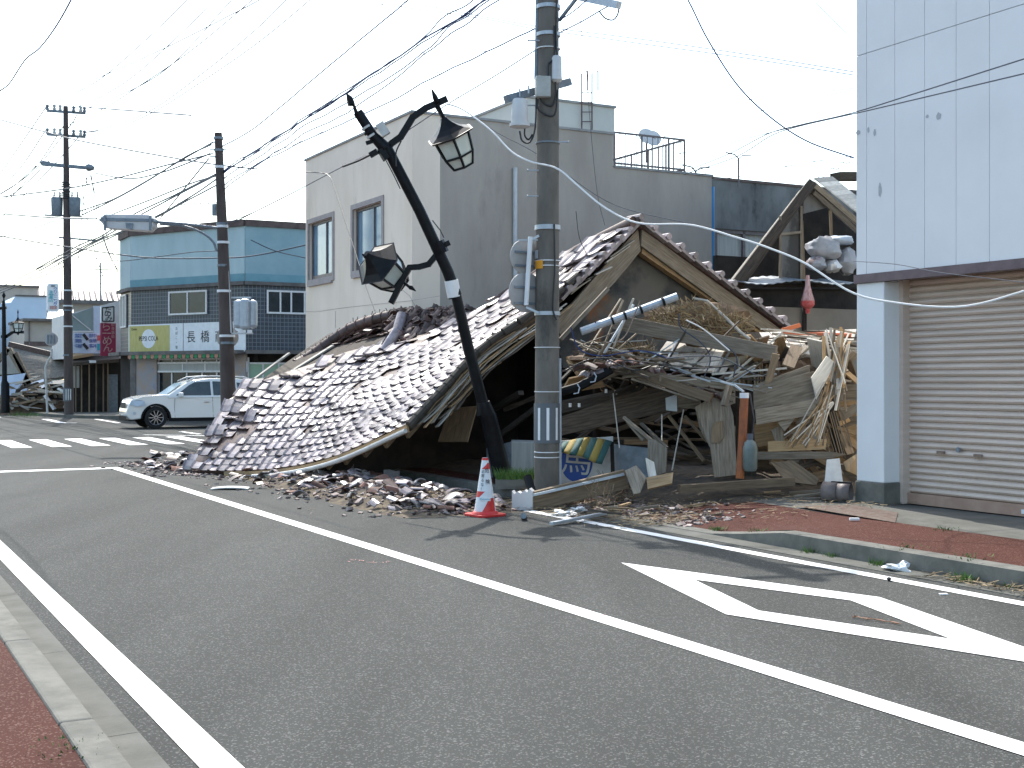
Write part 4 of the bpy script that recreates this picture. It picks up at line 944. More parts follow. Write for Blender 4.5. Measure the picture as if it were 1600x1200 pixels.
for k in range(4):
    pl('rear_board', [(1180, 700 + k * 20 - 4, 17.6), (1295, 690 + k * 20 + rnd(-2, 2), 17.5), (1295, 707 + k * 20, 17.5), (1180, 717 + k * 20 - 3, 17.6)], .03, ('woodtan', 'woodbrown', 'woodtan', 'woodbrown')[k])
pl('low_board', [(1200, 690, 16.4), (1292, 686, 16.3), (1290, 702, 16.3), (1200, 706, 16.4)], .03, 'woodtan'); pl('low_board', [(1182, 706, 16.4), (1300, 706, 16.2), (1322, 710, 16.2), (1300, 716, 16.2), (1184, 718, 16.4)], .03, 'woodgrey')
pl('low_board', [(1204, 722, 16.3), (1240, 720, 16.2), (1280, 748, 16.0), (1275, 758, 16.0), (1228, 752, 16.1)], .03, 'woodbrown'); pl('low_board', [(1292, 718, 16.0), (1312, 716, 16.0), (1318, 760, 15.8), (1288, 760, 15.8)], .03, 'dirtywhite')
pl('low_board', [(1318, 722, 16.1), (1345, 705, 16.1), (1345, 745, 16.0), (1322, 735, 16.0)], .03, 'woodtan')
bm('leaning_post', (1290, 600, 16.9), (1312, 712, 16.7), .10, .10, 'void'); 
bm('sill_beam', (1062, 764, 15.7), (1240, 752, 15.9), .12, .10, 'woodbrown')
# ------- separate pieces lying in and on the wreck
def loose(name, label, cat, fn, m, group=None, smooth=False):
    b = MB(); b.piece(); fn(b); return tag(b.build(name, M[m] if isinstance(m, str) else m, smooth=smooth), label, cat, group)
loose('long_beam', 'long pale squared beam lying across the wreck, from under the gable to the right', 'beam', lambda b: b.beam(A((962, 503, 17.6)), A((1212, 552, 16.7)), .13, .20), 'woodgrey')
loose('gutter_pipe', 'grey pipe with black clips sloping up in front of the gable wall', 'pipe', lambda b: b.tube([A((908, 518, 16.9)), A((1058, 463, 17.0))], .055, 10), 'galv')
for x in (930, 955, 975, 1000, 1035): loose('pipe_clip', 'small black clip on the sloping grey pipe before the gable', 'clip', lambda b: b.cyl(A((x, 518 - (x - 908) * .3667, 16.93)), A((x + 3, 518 - (x + 3 - 908) * .3667, 16.93)), .064, 10), 'plasticdark', 'clips on the sloping pipe')
loose('leaning_lath', 'thin weathered lath leaning beside the left bargeboard', 'plank', lambda b: b.beam(A((876, 530, 16.9)), A((950, 451, 17.1)), .05, .05), 'woodgrey')
loose('curved_bamboo', 'long pale curved strip bending over the straw at the gable foot', 'strip', lambda b: b.tube([A(q) for q in ((1082, 466, 17.9), (1104, 470, 17.8), (1130, 493, 17.6), (1158, 520, 17.3), (1172, 530, 17.2))], .022, 6), 'woodpale')
loose('orange_pipe', 'upright rust orange pipe with a white collar, beside the plank panel', 'pipe', lambda b: b.tube([A((1163, 620, 16.1)), A((1160, 690, 16.05)), A((1156, 748, 16.0))], .055, 12), 'rustpipe', smooth=True)
loose('pipe_collar', 'white collar on top of the rust orange pipe', 'collar', lambda b: b.tube([A((1163, 614, 16.1)), A((1163, 622, 16.1))], .06, 12), 'white')
T = thing('gas_bottle', 'tall grey green bottle hanging beside the orange pipe', 'bottle', A((1173, 738, 16.0)))
b = MB(); c = A((1172, 736, 15.95)); b.lathe([(.07, 0), (.09, .04), (.092, .28), (.07, .36), (.03, .40), (.028, .45)], Matrix.Translation(c), 14); b.build('bottle_body', M['bottle'], T, smooth=True)
b = MB(); b.tube([c + ZD * .44, A((1175, 690, 15.95)), A((1178, 655, 16.1)), A((1172, 615, 16.4))], .012, 6); b.build('hose', M['cableblack'], T)
b = MB(); b.cyl(c + ZD * .40, c + ZD * .47, .04, 8); b.build('valve', M['cabledim'], T)
# sticks, laths, reeds: one object each
def sticks(n, name, label, group, cat, fn, m):
    for k in range(n): loose(name, label, cat, lambda b: fn(b, k), m[k % len(m)], group)
sticks(24, 'upright_reed', 'thin upright split reed poking out above the siding boards on the right', 'reeds above the siding boards', 'reed',
       lambda b, k: b.tube([A((1150 + k * 2.6 + rnd(-3, 3), 604 + rnd(-6, 10), 17.2)), A((1142 + k * 3.0 + rnd(-6, 8), 556 + rnd(-6, 22), 17.3 + rnd(-.2, .2)))], .011, 5), ['woodtan', 'woodgrey', 'woodpale'])
sticks(34, 'split_lath', 'thin splintered lath in the upright bundle against the pale blue wall', 'lath bundle at the pale blue wall', 'lath',
       lambda b, k: b.beam(A((1300 + rnd(-14, 26), 618 + rnd(-25, 25), 16.6 + rnd(-.3, .3))), A((1295 + rnd(-10, 34), 522 + rnd(-14, 26), 16.7 + rnd(-.3, .3))), rnd(.015, .045), .012), ['woodgrey', 'woodpale', 'woodtan'])
sticks(26, 'fan_lath', 'thin lath fanning down left below the grey siding boards', 'laths fanning below the siding', 'lath',
       lambda b, k: b.beam(A((1290 + rnd(-6, 14), 596 + rnd(0, 40), 16.35)), A((1226 + k * 2.4 + rnd(-6, 6), 688 + rnd(-10, 12), 16.3)), .018, .012), ['woodtan', 'woodbrown', 'woodpale'])
sticks(12, 'lattice_lath', 'thin dark lath of the torn lattice low on the right', 'torn lattice laths', 'lath',
       lambda b, k: b.beam(A((1262 + k * 5 + rnd(-2, 2), 640 + rnd(-4, 4), 16.6)), A((1285 + k * 4.5, 708 + rnd(-8, 8), 16.6)), .016, .012), ['woodbrown', 'woodgrey'])
def wreck_stick(b, k):
    x = rnd(885, 1160) if k % 3 else rnd(885, 1010); y = 548 + (x - 885) * .12 + rnd(-20, 34)
    if 1035 < x < 1150 and random.random() < .5: y = rnd(586, 600)
    L_ = rnd(30, 120); an = rnd(-.15, .55) if random.random() < .75 else rnd(-1.2, -.3); Y = 17.6 - (y - 540) * .012 + rnd(-.2, .3)
    b.beam(A((x, y, Y)), A((x + L_ * math.cos(an), y + L_ * math.sin(an), Y - rnd(-.3, .5))), rnd(.015, .06), rnd(.01, .03))
sticks(85, 'broken_lath', 'thin broken lath in the tangle between the pole and the pale roof boards', 'tangle of laths on the lean-to', 'lath', wreck_stick, ['woodgrey', 'woodpale', 'wooddark', 'woodbrown', 'galv', 'woodgrey'])
def rstick(b, k):
    x = rnd(1150, 1320); y = 516 + rnd(-3, 34); L_ = rnd(40, 130); an = rnd(-.1, .3); Y = 18.0 + rnd(-.4, .4); x2 = min(1338, x + L_)
    b.beam(A((x, y, Y)), A((x2, y + (x2 - x) * math.tan(an), Y)), rnd(.02, .08), .02)
sticks(26, 'roof_strip', 'long thin wood strip on the flat roof boards left of the blue wall', 'strips on the right roof boards', 'strip', rstick, ['woodpale', 'woodgrey', 'woodpale', 'wooddark'])
loose('orange_pole', 'orange painted pole lying behind the strips at the foot of the dark post', 'pole', lambda b: b.tube([A((1222, 519, 18.6)), A((1330, 524, 18.2))], .03, 8), mat('orangepaint', (.55, .16, .08)))
loose('orange_board', 'short orange board tipped up beside the tile verge end', 'board', lambda b: b.beam(A((1222, 516, 18.9)), A((1250, 508, 18.9)), .1, .06), mat('orangepaint2', (.5, .15, .06)))
def under(b, k):
    x = rnd(700, 1090); y = rnd(560, 700) if x < 870 else rnd(640, 720); a_ = rnd(-.7, .5); L_ = rnd(60, 200)
    b.beam(A((x, y, 19.6 + rnd(-.5, 1.0))), A((x + L_ * math.cos(a_), y + L_ * math.sin(a_), 19.6 + rnd(-.6, .8))), rnd(.04, .12), rnd(.03, .08))
sticks(26, 'fallen_rafter', 'dark fallen rafter in the shadow under the broken roof', 'rafters in the dark under the roof', 'rafter', under, ['woodbrown', 'wooddark', 'shadewood'])
def edgebit(b, k):
    x = 905 + k * 7.5 + rnd(-4, 4); y = 590 - 20 * math.sin((x - 880) / 80) + max(0, x - 990) * .26 + rnd(-9, 5); X, Yv, n_ = rframe(.7); shard(b, A((x, y, 16.9)), X, Yv, n_, rnd(.08, .2), rnd(.08, .2))
sticks(30, 'tile_fragment', 'small tile fragment on the front edge of the broken lean-to roof', 'tile bits on the lean-to edge', 'tile', edgebit, ['tiledark', 'tile', 'tilebreak'])
for n_, pts in enumerate((((892, 512), (905, 545), (940, 556), (1000, 548), (1046, 560)), ((938, 556), (990, 578), (1030, 570), (1080, 588)), ((1060, 490), (1064, 512), (1095, 535), (1110, 560), (1100, 590)), ((1000, 470), (980, 520), (965, 535)),
        ((880, 580), (930, 560), (1010, 566), (1090, 575), (1150, 570)), ((1120, 530), (1150, 556), (1146, 590)), ((1040, 560), (1090, 556), (1130, 560), (1180, 585)), ((1072, 500), (1100, 515), (1140, 548)))):
    P_ = [A((x, y, 16.7 - n_ * .02)) for x, y in pts]
    loose('loose_cable', ('blue', 'black', 'pale blue', 'thin brown', 'black', 'grey', 'grey', 'white')[n_] + ' loose electric cable tangled over the lean-to roof, ' + ('lying along its left front edge', 'curling to its right front corner', 'hanging from the straw pile', 'hanging straight under the gable', 'stretched right across it', 'drooping off the pale boards', 'crossing the pale boards', 'dangling from the long beam')[n_], 'cable',
          lambda b: b.tube([cr(P_, i / 24) for i in range(25)], .009, 5), M[('cableblue', 'cableblack', 'cablegrey', 'rust', 'cableblack', 'cablegrey', 'cabledim', 'cablewhite')[n_]])
for n_, (p, q) in enumerate((((1068, 640), (1050, 735)), ((1034, 648), (1034, 700)), ((958, 615), (968, 700)))):
    loose('hanging_cord', ('pale slanting cord hanging from the beam end into the dark opening', 'short pale cord hanging straight down in the dark opening', 'thin brown cord hanging above the striped awning')[n_], 'cord', lambda b: b.tube([A((*p, 17.2)), A((*q, 16.6))], .009, 5), 'woodpale')
for k, (x, y) in enumerate(((947, 611), (962, 613), (891, 633), (905, 633))):
    loose('insulator', 'small white porcelain insulator on the dark ceiling beam', 'insulator', lambda b: b.cyl(A((x, y - 3, 17.6)), A((x, y + 3, 17.6)), .02, 8), 'white', 'insulators on the ceiling beam')
def chunk(b, k):
    x = rnd(1150, 1330); y = rnd(540, 610); X, Yv, n_ = rframe(1.2); w_ = rnd(.1, .4)
    c = A((x, y, 17.3 + rnd(-.3, .4))); b.frame(c, X, Yv, n_, w_, rnd(.04, .12), .012)
sticks(44, 'splintered_board', 'short splintered board heaped above the siding, left of the pale blue wall', 'splintered boards above the siding', 'board', chunk, ['woodgrey', 'woodtan', 'woodpale', 'woodbrown', 'wooddark'])
def chunk2(b, k):
    x = rnd(878, 1010) if k % 2 else rnd(1150, 1290); y = rnd(560, 606) if k % 2 else rnd(640, 750); X, Yv, n_ = rframe(1.2)
    c = A((x, y, 17.7 + rnd(-.2, .4))); b.frame(c, X, Yv, n_, rnd(.1, .35), rnd(.03, .10), .012)
sticks(50, 'wreck_board', 'board fragment wedged in the shaded part of the wreck', 'board fragments in the shade', 'board', chunk2, ['woodbrown', 'shadewood', 'wooddark', 'woodtan'])
def chunk3(b, k):
    x = rnd(1185, 1336); y = rnd(630, 765); an = rnd(-.5, .5) if k % 3 else rnd(-1.4, 1.4); L_ = rnd(25, 90); Y = 16.9 + rnd(-.25, .5)
    b.beam(A((x, y, Y)), A((min(1340, x + L_ * math.cos(an)), min(772, y + L_ * math.sin(an)), Y + rnd(-.2, .2))), rnd(.03, .14), .02, up=(0, -1, .3))
sticks(60, 'brown_board', 'yellow brown board fragment in the heap at the foot of the pale blue wall', 'brown boards beside the pale blue wall', 'board', chunk3, ['woodtan', 'woodbrown', 'woodtan', 'woodbrown', 'wooddark', 'woodgrey'])
# straw and clay under the gable
b = MB()
for k in range(1500):
    x = rnd(1020, 1170); top = 470 + abs(x - 1080) * .35; y = rnd(top, 520); 
    if random.random() < .2: x = rnd(930, 1020); y = rnd(540, 560)
    c = A((x, y, 17.9 + rnd(-.4, .4))); d_ = Vector((rnd(-1, 1), rnd(-.6, .6), rnd(-.3, .9))).normalized() * rnd(.06, .2); w_ = Vector((.004, 0, .006)); b.piece(); b.add([c - w_, c + d_ - w_, c + d_ + w_, c + w_], [(0, 1, 2, 3)])
tag(b.build('straw', M['straw']), kind='stuff')
blob(A((1085, 505, 18.2)), .62, .3, .30, M['mud'], 'clay_heap', 'brown clay and straw heap piled at the foot of the gable wall', 'clay', seed=9, lump=.5)
blob(A((960, 560, 18.0)), .6, .4, .14, M['mud'], 'clay_heap', 'flat brown clay heap under the tangle of laths on the lean-to', 'clay', seed=12, lump=.5)
blob(A((1235, 585, 17.7)), .7, .4, .2, M['mud'], 'clay_heap', 'brown clay heap below the flat roof boards on the right', 'clay', seed=15, lump=.4)
blob(A((1090, 606, 17.9)), .5, .3, .14, M['mud'], 'clay_heap', 'clay heap wedged under the pale lean-to boards', 'clay', seed=17, lump=.4)

# sign with a blue disc, striped awning, white cabinet in the cavity
T = thing('disc_sign', 'pale sign board with a blue disc and a white character, behind the striped awning cloth', 'sign', at(920, 752, 17.2))
def DS(x, y, o=0): return at(x, y, 17.25 - o)
b = MB(); b.prism([DS(868, 690), DS(958, 682), DS(957, 752), DS(868, 756)], (0, .06, 0)); b.build('board', M['dirtywhite'], T)
b = MB(); b.add([DS(901, 722, .005)] + [DS(901 + 25 * math.cos(a * math.pi / 20), 722 + 31 * math.sin(a * math.pi / 20), .005) for a in range(40)], [(0, 1 + a, 1 + (a + 1) % 40) for a in range(40)]); b.build('blue_disc', M['emblem'], T)
text_mesh('馬', .46, DS(901, 721, .012), Vector((1, 0, -.08)), Vector((.08, 0, 1)), M['dirtywhite'], 'sign_character', T, squash=.95)
loose('grey_board', 'grey board standing behind the disc sign, right of the striped awning', 'board', lambda b: b.prism([at(958, 694, 17.4), at(1012, 700, 17.3), at(1012, 752, 17.3), at(958, 755, 17.4)], (0, .05, 0)), 'galvdark')
loose('dark_batten', 'dark upright batten between the disc sign and the grey board', 'batten', lambda b: b.beam(at(956, 690, 17.1), at(958, 752, 17.1), .05, .04), 'void')
T = thing('striped_awning', 'yellow and green striped awning cloth draped over the disc sign', 'awning', at(910, 730, 16.9))
def AW(i, j, n=14, m=6):
    f = i / n; g = j / m; top = Vector((880 + f * 76, 692 - 8 * math.sin(f * 2.8) + f * 1)); bot = Vector((868 + f * 70, 703 + f * 22 + 1.5 * math.sin(f * 9)))
    x, y = top.lerp(bot, g); return at(x - 0 + 2 * g, y, 17.15 - .30 * math.sin(g * 1.5) - .1 * f + .03 * math.sin(f * 14))
for k in range(7):
    b = MB(); b.sheet(lambda i, j: AW(k * 2 + i, j), 2, 6); o = b.build('stripe', M['stripeY' if k % 2 else 'stripeG'], T, smooth=True); so_ = o.modifiers.new('th', 'SOLIDIFY'); so_.thickness = .012
T = thing('white_cabinet', 'white cabinet standing in the cavity behind the leaning lamp', 'cabinet', at(830, 752, 19.0))
b = MB(); c0 = at(790, 688, 19.2); b.prism([at(799, 690, 18.9), at(872, 692, 18.7), at(872, 756, 18.7), at(799, 756, 18.9)], (0, .6, 0)); b.build('cabinet_body', M['curtain'], T, bevel=.01)  # white body toned grey in its colour for the deep shade
b = MB(); b.prism([at(760, 700, 19.3), at(799, 690, 18.9), at(799, 756, 18.9), at(760, 756, 19.3)], (0.0, .02, 0)); b.build('cabinet_side', M['galvdark'], T)
pl('shutter_panel', [(702, 638, 19.8), (745, 634, 19.6), (730, 690, 19.4), (684, 690, 19.7)], .03, 'woodbrown')
# broken boards standing in the front of the cavity
for pts, m in (([(1012, 688, 16.2), (1022, 686, 16.2), (1042, 700, 16.1), (1040, 738, 16.0), (1024, 744, 16.0), (1012, 742, 16.1)], 'woodgrey'), ([(1009, 715, 15.9), (1022, 722, 15.9), (1026, 745, 15.8), (1014, 748, 15.8)], 'woodpale'),
        ([(977, 735, 15.9), (994, 727, 15.9), (1010, 746, 15.8), (1000, 770, 15.6), (990, 772, 15.6)], 'woodgrey'), ([(1010, 746, 15.7), (1052, 738, 15.7), (1050, 755, 15.6), (1012, 764, 15.6)], 'woodtan')):
    b = MB(); b.piece(); b.slab([A(q) for q in pts], .03)
    tag(b.build('broken_board', M[m]), {0: 'tall grey broken board standing in the dark opening', 1: 'pale splintered board end below the tall grey board', 2: 'splayed grey board with a jagged left end beside the dark opening', 3: 'low tan board lying at the foot of the standing boards'}[([16.2, 15.9, 15.9, 15.7].index(pts[0][2]) if pts[0][0] != 977 else 2)], 'board')
for p, q, lb in (((975, 652, 17.0), (1020, 690, 16.6), 'thin window frame bar slanting into the dark opening, upper one'), ((980, 658, 17.0), (1006, 688, 16.7), 'thin window frame bar slanting into the dark opening, lower one'), ((1002, 662, 17.0), (1042, 700, 16.4), 'pale window frame bar reaching down to the tall grey board'), ((1045, 650, 17.6), (1100, 720, 17.0), 'brown strut leaning in the back of the dark opening'), ((1070, 650, 17.4), (1105, 690, 17.2), 'short brown strut behind the plank panel')):
    loose('frame_bar', lb, 'bar', lambda b: b.beam(A(p), A(q), .04, .035), 'woodbrown' if 'brown' in lb else 'woodgrey')
# fallen beam on the pavement edge
T = thing('fallen_beam', 'thick dark beam lying on the ground in front of the utility pole, pointing right', 'beam', at(905, 790, 15.6))
b = MB(); b.beam(at(822, 786, 16.0), at(978, 748, 16.2), .12, .24); b.build('beam', M['woodbrown'], T); b = MB(); b.beam(at(822, 776, 15.93), at(975, 741, 16.1), .05, .03); b.build('metal_strip', M['galv'], T)

# ================================================================== FALLEN TILES AND STREET LITTER
def heapz(x, y):      # height of the rubble bank that lies along the kerb, in world metres
    p = toUV((x, y, 0)); u, v = p[0], p[1]
    if not (13.6 < u < 23): return 0
    c = 6.9 + .02 * (u - 18); d = abs(v - c) / .95; e = max(0, 1 - d * d) * min(1, (u - 13.6) / 1.8) * min(1, (23 - u) / 3)
    return e * (.15 + .10 * mnoise.noise(Vector((u * 1.6, v * 1.6, 5))))
b = MB(); N1, N2 = 90, 26
def hp(i, j):
    u = 13.4 + 9.8 * i / N1; v = 5.6 + 2.9 * j / N2; q = UV(u, v); h = heapz(q.x, q.y); return Vector((q.x, q.y, h + .02 * mnoise.noise(q * 6) * (h > .01) - .006))
b.sheet(hp, N1, N2)
mk('rubblebase', (.055, .042, .03), (.13, .10, .06), 9, 1, bump=.7, bscale=30, c3=(.03, .02, .016), s3=4, t3=.5)
tag(b.build('rubble_earth', M['rubblebase'], smooth=True), kind='stuff')
# large fallen roof tiles, each an object
proto = []
def tile_thing(c, w_, h_, label, m, tilt=.5, group='fallen tiles in the bank by the kerb', name='fallen_tile'):
    b = MB(); X, Yv, n_ = rframe(tilt); shard(b, c, X, Yv, n_, w_, h_, curve=rnd(.02, .05)); return tag(b.build(name, M[m]), label, 'roof tile', group)
for k in range(290):
    f = random.random(); u = 14.0 + 8.6 * f; v = 6.9 + random.gauss(0, .43); q = UV(u, v); z = heapz(q.x, q.y) + .02
    tile_thing(Vector((q.x, q.y, z + rnd(0, .05))), rnd(.08, .25), rnd(.08, .24), 'fallen roof tile lying in the rubble bank between the slumped roof and the road', ('tile', 'tilepale', 'tiledark', 'tilebreak', 'tile')[k % 5], .42)
for (x, y, w_, h_, lb) in ((612, 748, .24, .26, 'large upright grey tile slab at the right end of the rubble bank'), (538, 738, .3, .34, 'dark tile propped up on edge at the top of the rubble bank'), (360, 748, .55, .3, 'flat white sunlit slab at the far left tip of the rubble bank')):
    c = onZ(x, y + 6, .1); b = MB(); n_ = Vector((rnd(-.2, .2), -.8, .5)).normalized() if x > 400 else Vector((0, 0, 1)); X = Vector((1, .1, 0)).normalized(); X = (X - n_ * X.dot(n_)).normalized(); Yv = n_.cross(X)
    shard(b, c + ZD * (.06 if x > 400 else -.08), X, Yv, n_, w_, h_, .02); tag(b.build('tile_slab', M['tile' if x == 538 else ('tilepale' if x == 612 else 'dirtywhite')]), lb, 'tile')
# tip of the slumped roof on the road
for k in range(46):
    x = rnd(232, 330); y = 722 + rnd(-14, 12) + (x - 232) * .05; c = onZ(x, y, 0) + ZD * (.02 + rnd(0, .12) * max(0, (x - 245) / 90))
    tile_thing(c, rnd(.14, .28), rnd(.14, .28), 'broken roof tile scattered at the left tip of the slumped roof', ('tile', 'tile', 'tiledark', 'tilebreak')[k % 4], .45, 'broken tiles at the roof tip')
b = MB()
for k in range(2600):
    if k % 5 < 3:
        u = rnd(13.8, 22.6); v = 6.75 + random.gauss(0, .52)
    elif k % 5 == 3: u = rnd(21.5, 25.6); v = 5.6 + random.gauss(0, .35) - (u - 22) * .05
    else: u = rnd(11.3, 14.2); v = 8.3 + abs(random.gauss(0, .5))
    q = UV(u, v); z = max(heapz(q.x, q.y), walk_h(u, v) if v > 8.25 else 0); s_ = rnd(.008, .035) * (1.6 if random.random() < .08 else 1); X, Yv, n_ = rframe(.5); b.piece(); b.frame(Vector((q.x, q.y, z + s_ * .3)), X, Yv, n_, s_, s_ * .7, s_ * .35)
tag(b.build('tile_chips', mat('tile_chips', (.10, .05, .04), (.30, .26, .24), 14, .8, vary=.5)), kind='stuff')
b = MB()
for k in range(5200):
    r_ = random.random()
    if r_ < .35: u = rnd(14.2, 20.5); v = 7.1 + random.gauss(0, .45); 
    elif r_ < .75: u = rnd(11.6, 15.2); v = 8.35 + random.gauss(0, .38)
    elif r_ < .80: u = rnd(5.6, 7.6); v = 8.06 + random.gauss(0, .06)
    else: u = rnd(10.8, 13.6); v = rnd(8.9, 14)
    q = UV(u, v); z = max(heapz(q.x, q.y), walk_h(u, v) if v > 8.25 else 0) + .012 + rnd(0, .03); a_ = rnd(0, 6.28); L_ = rnd(.03, .17); d_ = Vector((math.cos(a_), math.sin(a_), rnd(-.1, .2))) * L_; w_ = Vector((-math.sin(a_), math.cos(a_), .5)) * .0035
    b.piece(); p = Vector((q.x, q.y, z)); b.add([p - w_, p + d_ - w_, p + d_ + w_, p + w_], [(0, 1, 2, 3)])
tag(b.build('dry_straw', M['straw']), kind='stuff')
# weeds
b = MB()
def tuft(c, n, h, sp):
    for _ in range(n):
        a_ = rnd(0, 6.28); L_ = rnd(.4, 1) * h; o = Vector((math.cos(a_), math.sin(a_), 0)) * rnd(0, sp); t = c + o; e = t + Vector((math.cos(a_) * L_ * rnd(.2, .8), math.sin(a_) * L_ * rnd(.2, .8), L_)); w_ = Vector((-math.sin(a_), math.cos(a_), 0)) * rnd(.003, .008)
        b.piece(); b.add([t - w_, t + w_, e], [(0, 1, 2)])
for u, v, n, h, s_ in ((8.9, 8.2, 60, .07, .10), (9.2, 8.2, 60, .09, .1), (8.3, 8.19, 70, .08, .1), (7.3, 8.16, 120, .10, .14), (6.9, 8.18, 30, .06, .1), (10.9, 8.42, 80, .06, .12), (10.2, 8.4, 40, .05, .15), (9.0, 9.75, 40, .04, .2), (8.2, 8.42, 40, .03, .25), (7.5, 8.42, 40, .03, .25), (6.6, 8.42, 40, .03, .25), (12.9, 8.35, 50, .07, .12), (4.1, .92, 60, .025, .06), (3.5, .92, 60, .02, .2), (4.7, .92, 60, .025, .2), (4.0, .94, 50, .04, .05), (4.9, 1.29, 12, .02, .03), (3.2, .92, 40, .02, .2), (5.6, .92, 50, .02, .2)):
    tuft(UV(u, v, (walk_h(u, v) if v > 8.3 else (.09 if v < 1.1 else 0))), n, h, s_)
q_ = onZ(22, 648, .13)
for k in range(14): tuft(onZ(20 + k * 3, 650 + rnd(-2, 2), .1), 20, .2, .5)
tag(b.build('weeds', M['weed']), kind='stuff')
# planter with grass
T = thing('grass_planter', 'green grassy plant in a low box beside the foot of the leaning lamp', 'plant', at(815, 765, 17.4))
b = MB(); c = at(815, 752, 17.4); b.box(c - Vector((.36, .12, .1)), c + Vector((.32, .12, .03))); b.build('planter_box', M['kerb'], T)
b = MB()
for k in range(700):
    p = c + Vector((rnd(-.34, .3), rnd(-.12, .12), .02)); a_ = rnd(0, 6.28); L_ = rnd(.06, .20); e = p + Vector((math.cos(a_) * L_ * .6, math.sin(a_) * L_ * .6, L_)); w_ = Vector((.005, .003, 0)); b.piece(); b.add([p - w_, p + w_, e], [(0, 1, 2)])
b.build('foliage', M['weed'], T)
# cone
T = thing('traffic_cone', 'red and white traffic cone with handwritten warning, in front of the leaning lamp', 'cone', (at(758, 805, 15.25).x, 15.25, 0))
cc = Vector((at(758, 805, 15.25).x, 15.25, 0)); RB, RT, CHt = .135, .036, .70
def crad(z): return RB + (RT - RB) * (z - .04) / (CHt - .04)
b = MB(); hw = .20; R1 = Matrix.Rotation(R(38), 4, 'Z')
b.add([cc + R1 @ Vector((x * hw, y * hw, z)) for z in (0, .03) for x, y in ((-1, -.75), (-.75, -1), (.75, -1), (1, -.75), (1, .75), (.75, 1), (-.75, 1), (-1, .75))], [tuple(range(8))[::-1], tuple(range(8, 16))] + [(k, (k + 1) % 8, 8 + (k + 1) % 8, 8 + k) for k in range(8)])
b.lathe([(RB + .03, .03), (RB + .01, .055), (RB, .06)], Matrix.Translation(cc), 24); b.build('cone_base', M['red'], T, smooth=True, bevel=.006)
def coneband(name, m, zlo, zhi, off=.001, a0=0, a1=2 * math.pi, n=36):    # zlo/zhi functions of the angle
    b = MB(); b.sheet(lambda i, j: (lambda a: (lambda z: cc + Vector((math.cos(a) * (crad(z) + off), math.sin(a) * (crad(z) + off), z)))(zlo(a) + (zhi(a) - zlo(a)) * j / 4))(a0 + (a1 - a0) * i / n), n, 4); return b.build(name, M[m], T, smooth=True)
coneband('cone_body', 'white', lambda a: .05, lambda a: CHt, 0)
coneband('red_tip', 'red', lambda a: CHt - .03, lambda a: CHt)
sw = lambda a, c, s_: c + s_ * math.sin(a - R(0))
F3 = R(-90)
coneband('red_stripe', 'red', lambda a: .05, lambda a: .05 + max(0, min(.17, .10 + .22 * (a - F3 - .15))), .001, F3 - .75, F3 + 1.2)
coneband('red_stripe', 'red', lambda a: .23 + max(0, (a - F3 + .7) * .1), lambda a: .30, .001, F3 - 1.4, F3 + .05)
coneband('red_stripe', 'red', lambda a: .05, lambda a: .28, .001, F3 + 2.1, F3 + 3.6)
coneband('red_stripe', 'red', lambda a: .565, lambda a: .565 + max(0, min(.075, .04 + .05 * (a - F3))), .001, F3 - .8, F3 + 1.9)
coneband('red_stripe', 'red', lambda a: .43, lambda a: .5, .001, F3 + 2.0, F3 + 4.2)
def ontocone(txt, size, ang, z, m):
    a = F3 + ang; r_ = crad(z) + .004; X = Vector((-math.sin(a), math.cos(a), 0)); N_ = Vector((math.cos(a), math.sin(a), 0)); Z_ = (ZD - N_ * ((RB - RT) / .66)).normalized()
    text_mesh(txt, size, cc + N_ * r_ + ZD * z, X, Z_, M[m], 'cone_lettering', T, th=.001)
for i, ch in enumerate('危険'): ontocone(ch, .062, .42, .545 - i * .135, 'ink')
for i, ch in enumerate('近寄るな！'): ontocone(ch, .046, -.38, .535 - i * .052, 'ink')
b = MB(); a = F3; c = cc + Vector((0, -crad(.21) - .002, .21)); b.frame(c, (1, 0, 0), (0, 1, -.15), (0, .15, 1), .066, .001, .022); b.build('label', M['white'], T)
text_mesh('iExtreme', .034, cc + Vector((0, -crad(.21) - .006, .21)), (1, 0, 0), (0, .15, 1), M['teal'], 'cone_lettering', T, th=.001)
# small litter
def crumple(c, r_, m, name, label, cat, flat=.5, seed=1): blob(c, r_, r_ * .8, r_ * flat, M[m], name, label, cat, seed=seed, lump=1.1)
T = thing('broken_block', 'broken pale foam block with a jagged top, standing right of the cone', 'block', onZ(817, 797)); 
b = MB(); c = onZ(816, 797); top = [(-.13, .24), (-.10, .20), (-.06, .23), (-.02, .21), (.03, .25), (.06, .22), (.09, .27), (.13, .23)]
b.prism([c + Vector((x, 0, z)) for x, z in [(-.13, .0), (.13, .0)] + top[::-1]], (.03, .16, 0)); b.build('block', M['offwhite'], T)
loose('black_pipe', 'short black pipe leaning between the cone and the utility pole', 'pipe', lambda b: b.tube([at(835, 780, 16.1), at(824, 745, 16.3)], .055, 12), 'plasticdark', smooth=True)
loose('aluminium_rail', 'shiny aluminium rail lying on the road edge right of the foam block', 'rail', lambda b: (b.beam(onZ(862, 818, .03), onZ(945, 802, .06), .06, .03), b.beam(onZ(862, 817, .05), onZ(945, 801, .08), .02, .012)), 'galv')
crumple(onZ(882, 802, .03), .14, 'white', 'plastic_bag', 'crumpled white plastic bag on straw above the aluminium rail', 'bag', .25, 3)
crumple(onZ(905, 797, .03), .10, 'white', 'paper_scrap', 'crumpled white paper scrap right of the plastic bag', 'paper', .3, 4)
crumple(onZ(1405, 889, .02), .085, 'white', 'crumpled_paper', 'crumpled grey white paper by the kerb at the right', 'paper', .45, 7)
crumple(onZ(730, 785, .02), .08, 'white', 'torn_bag', 'small torn white bag between rubble bank and cone', 'bag', .5, 8)
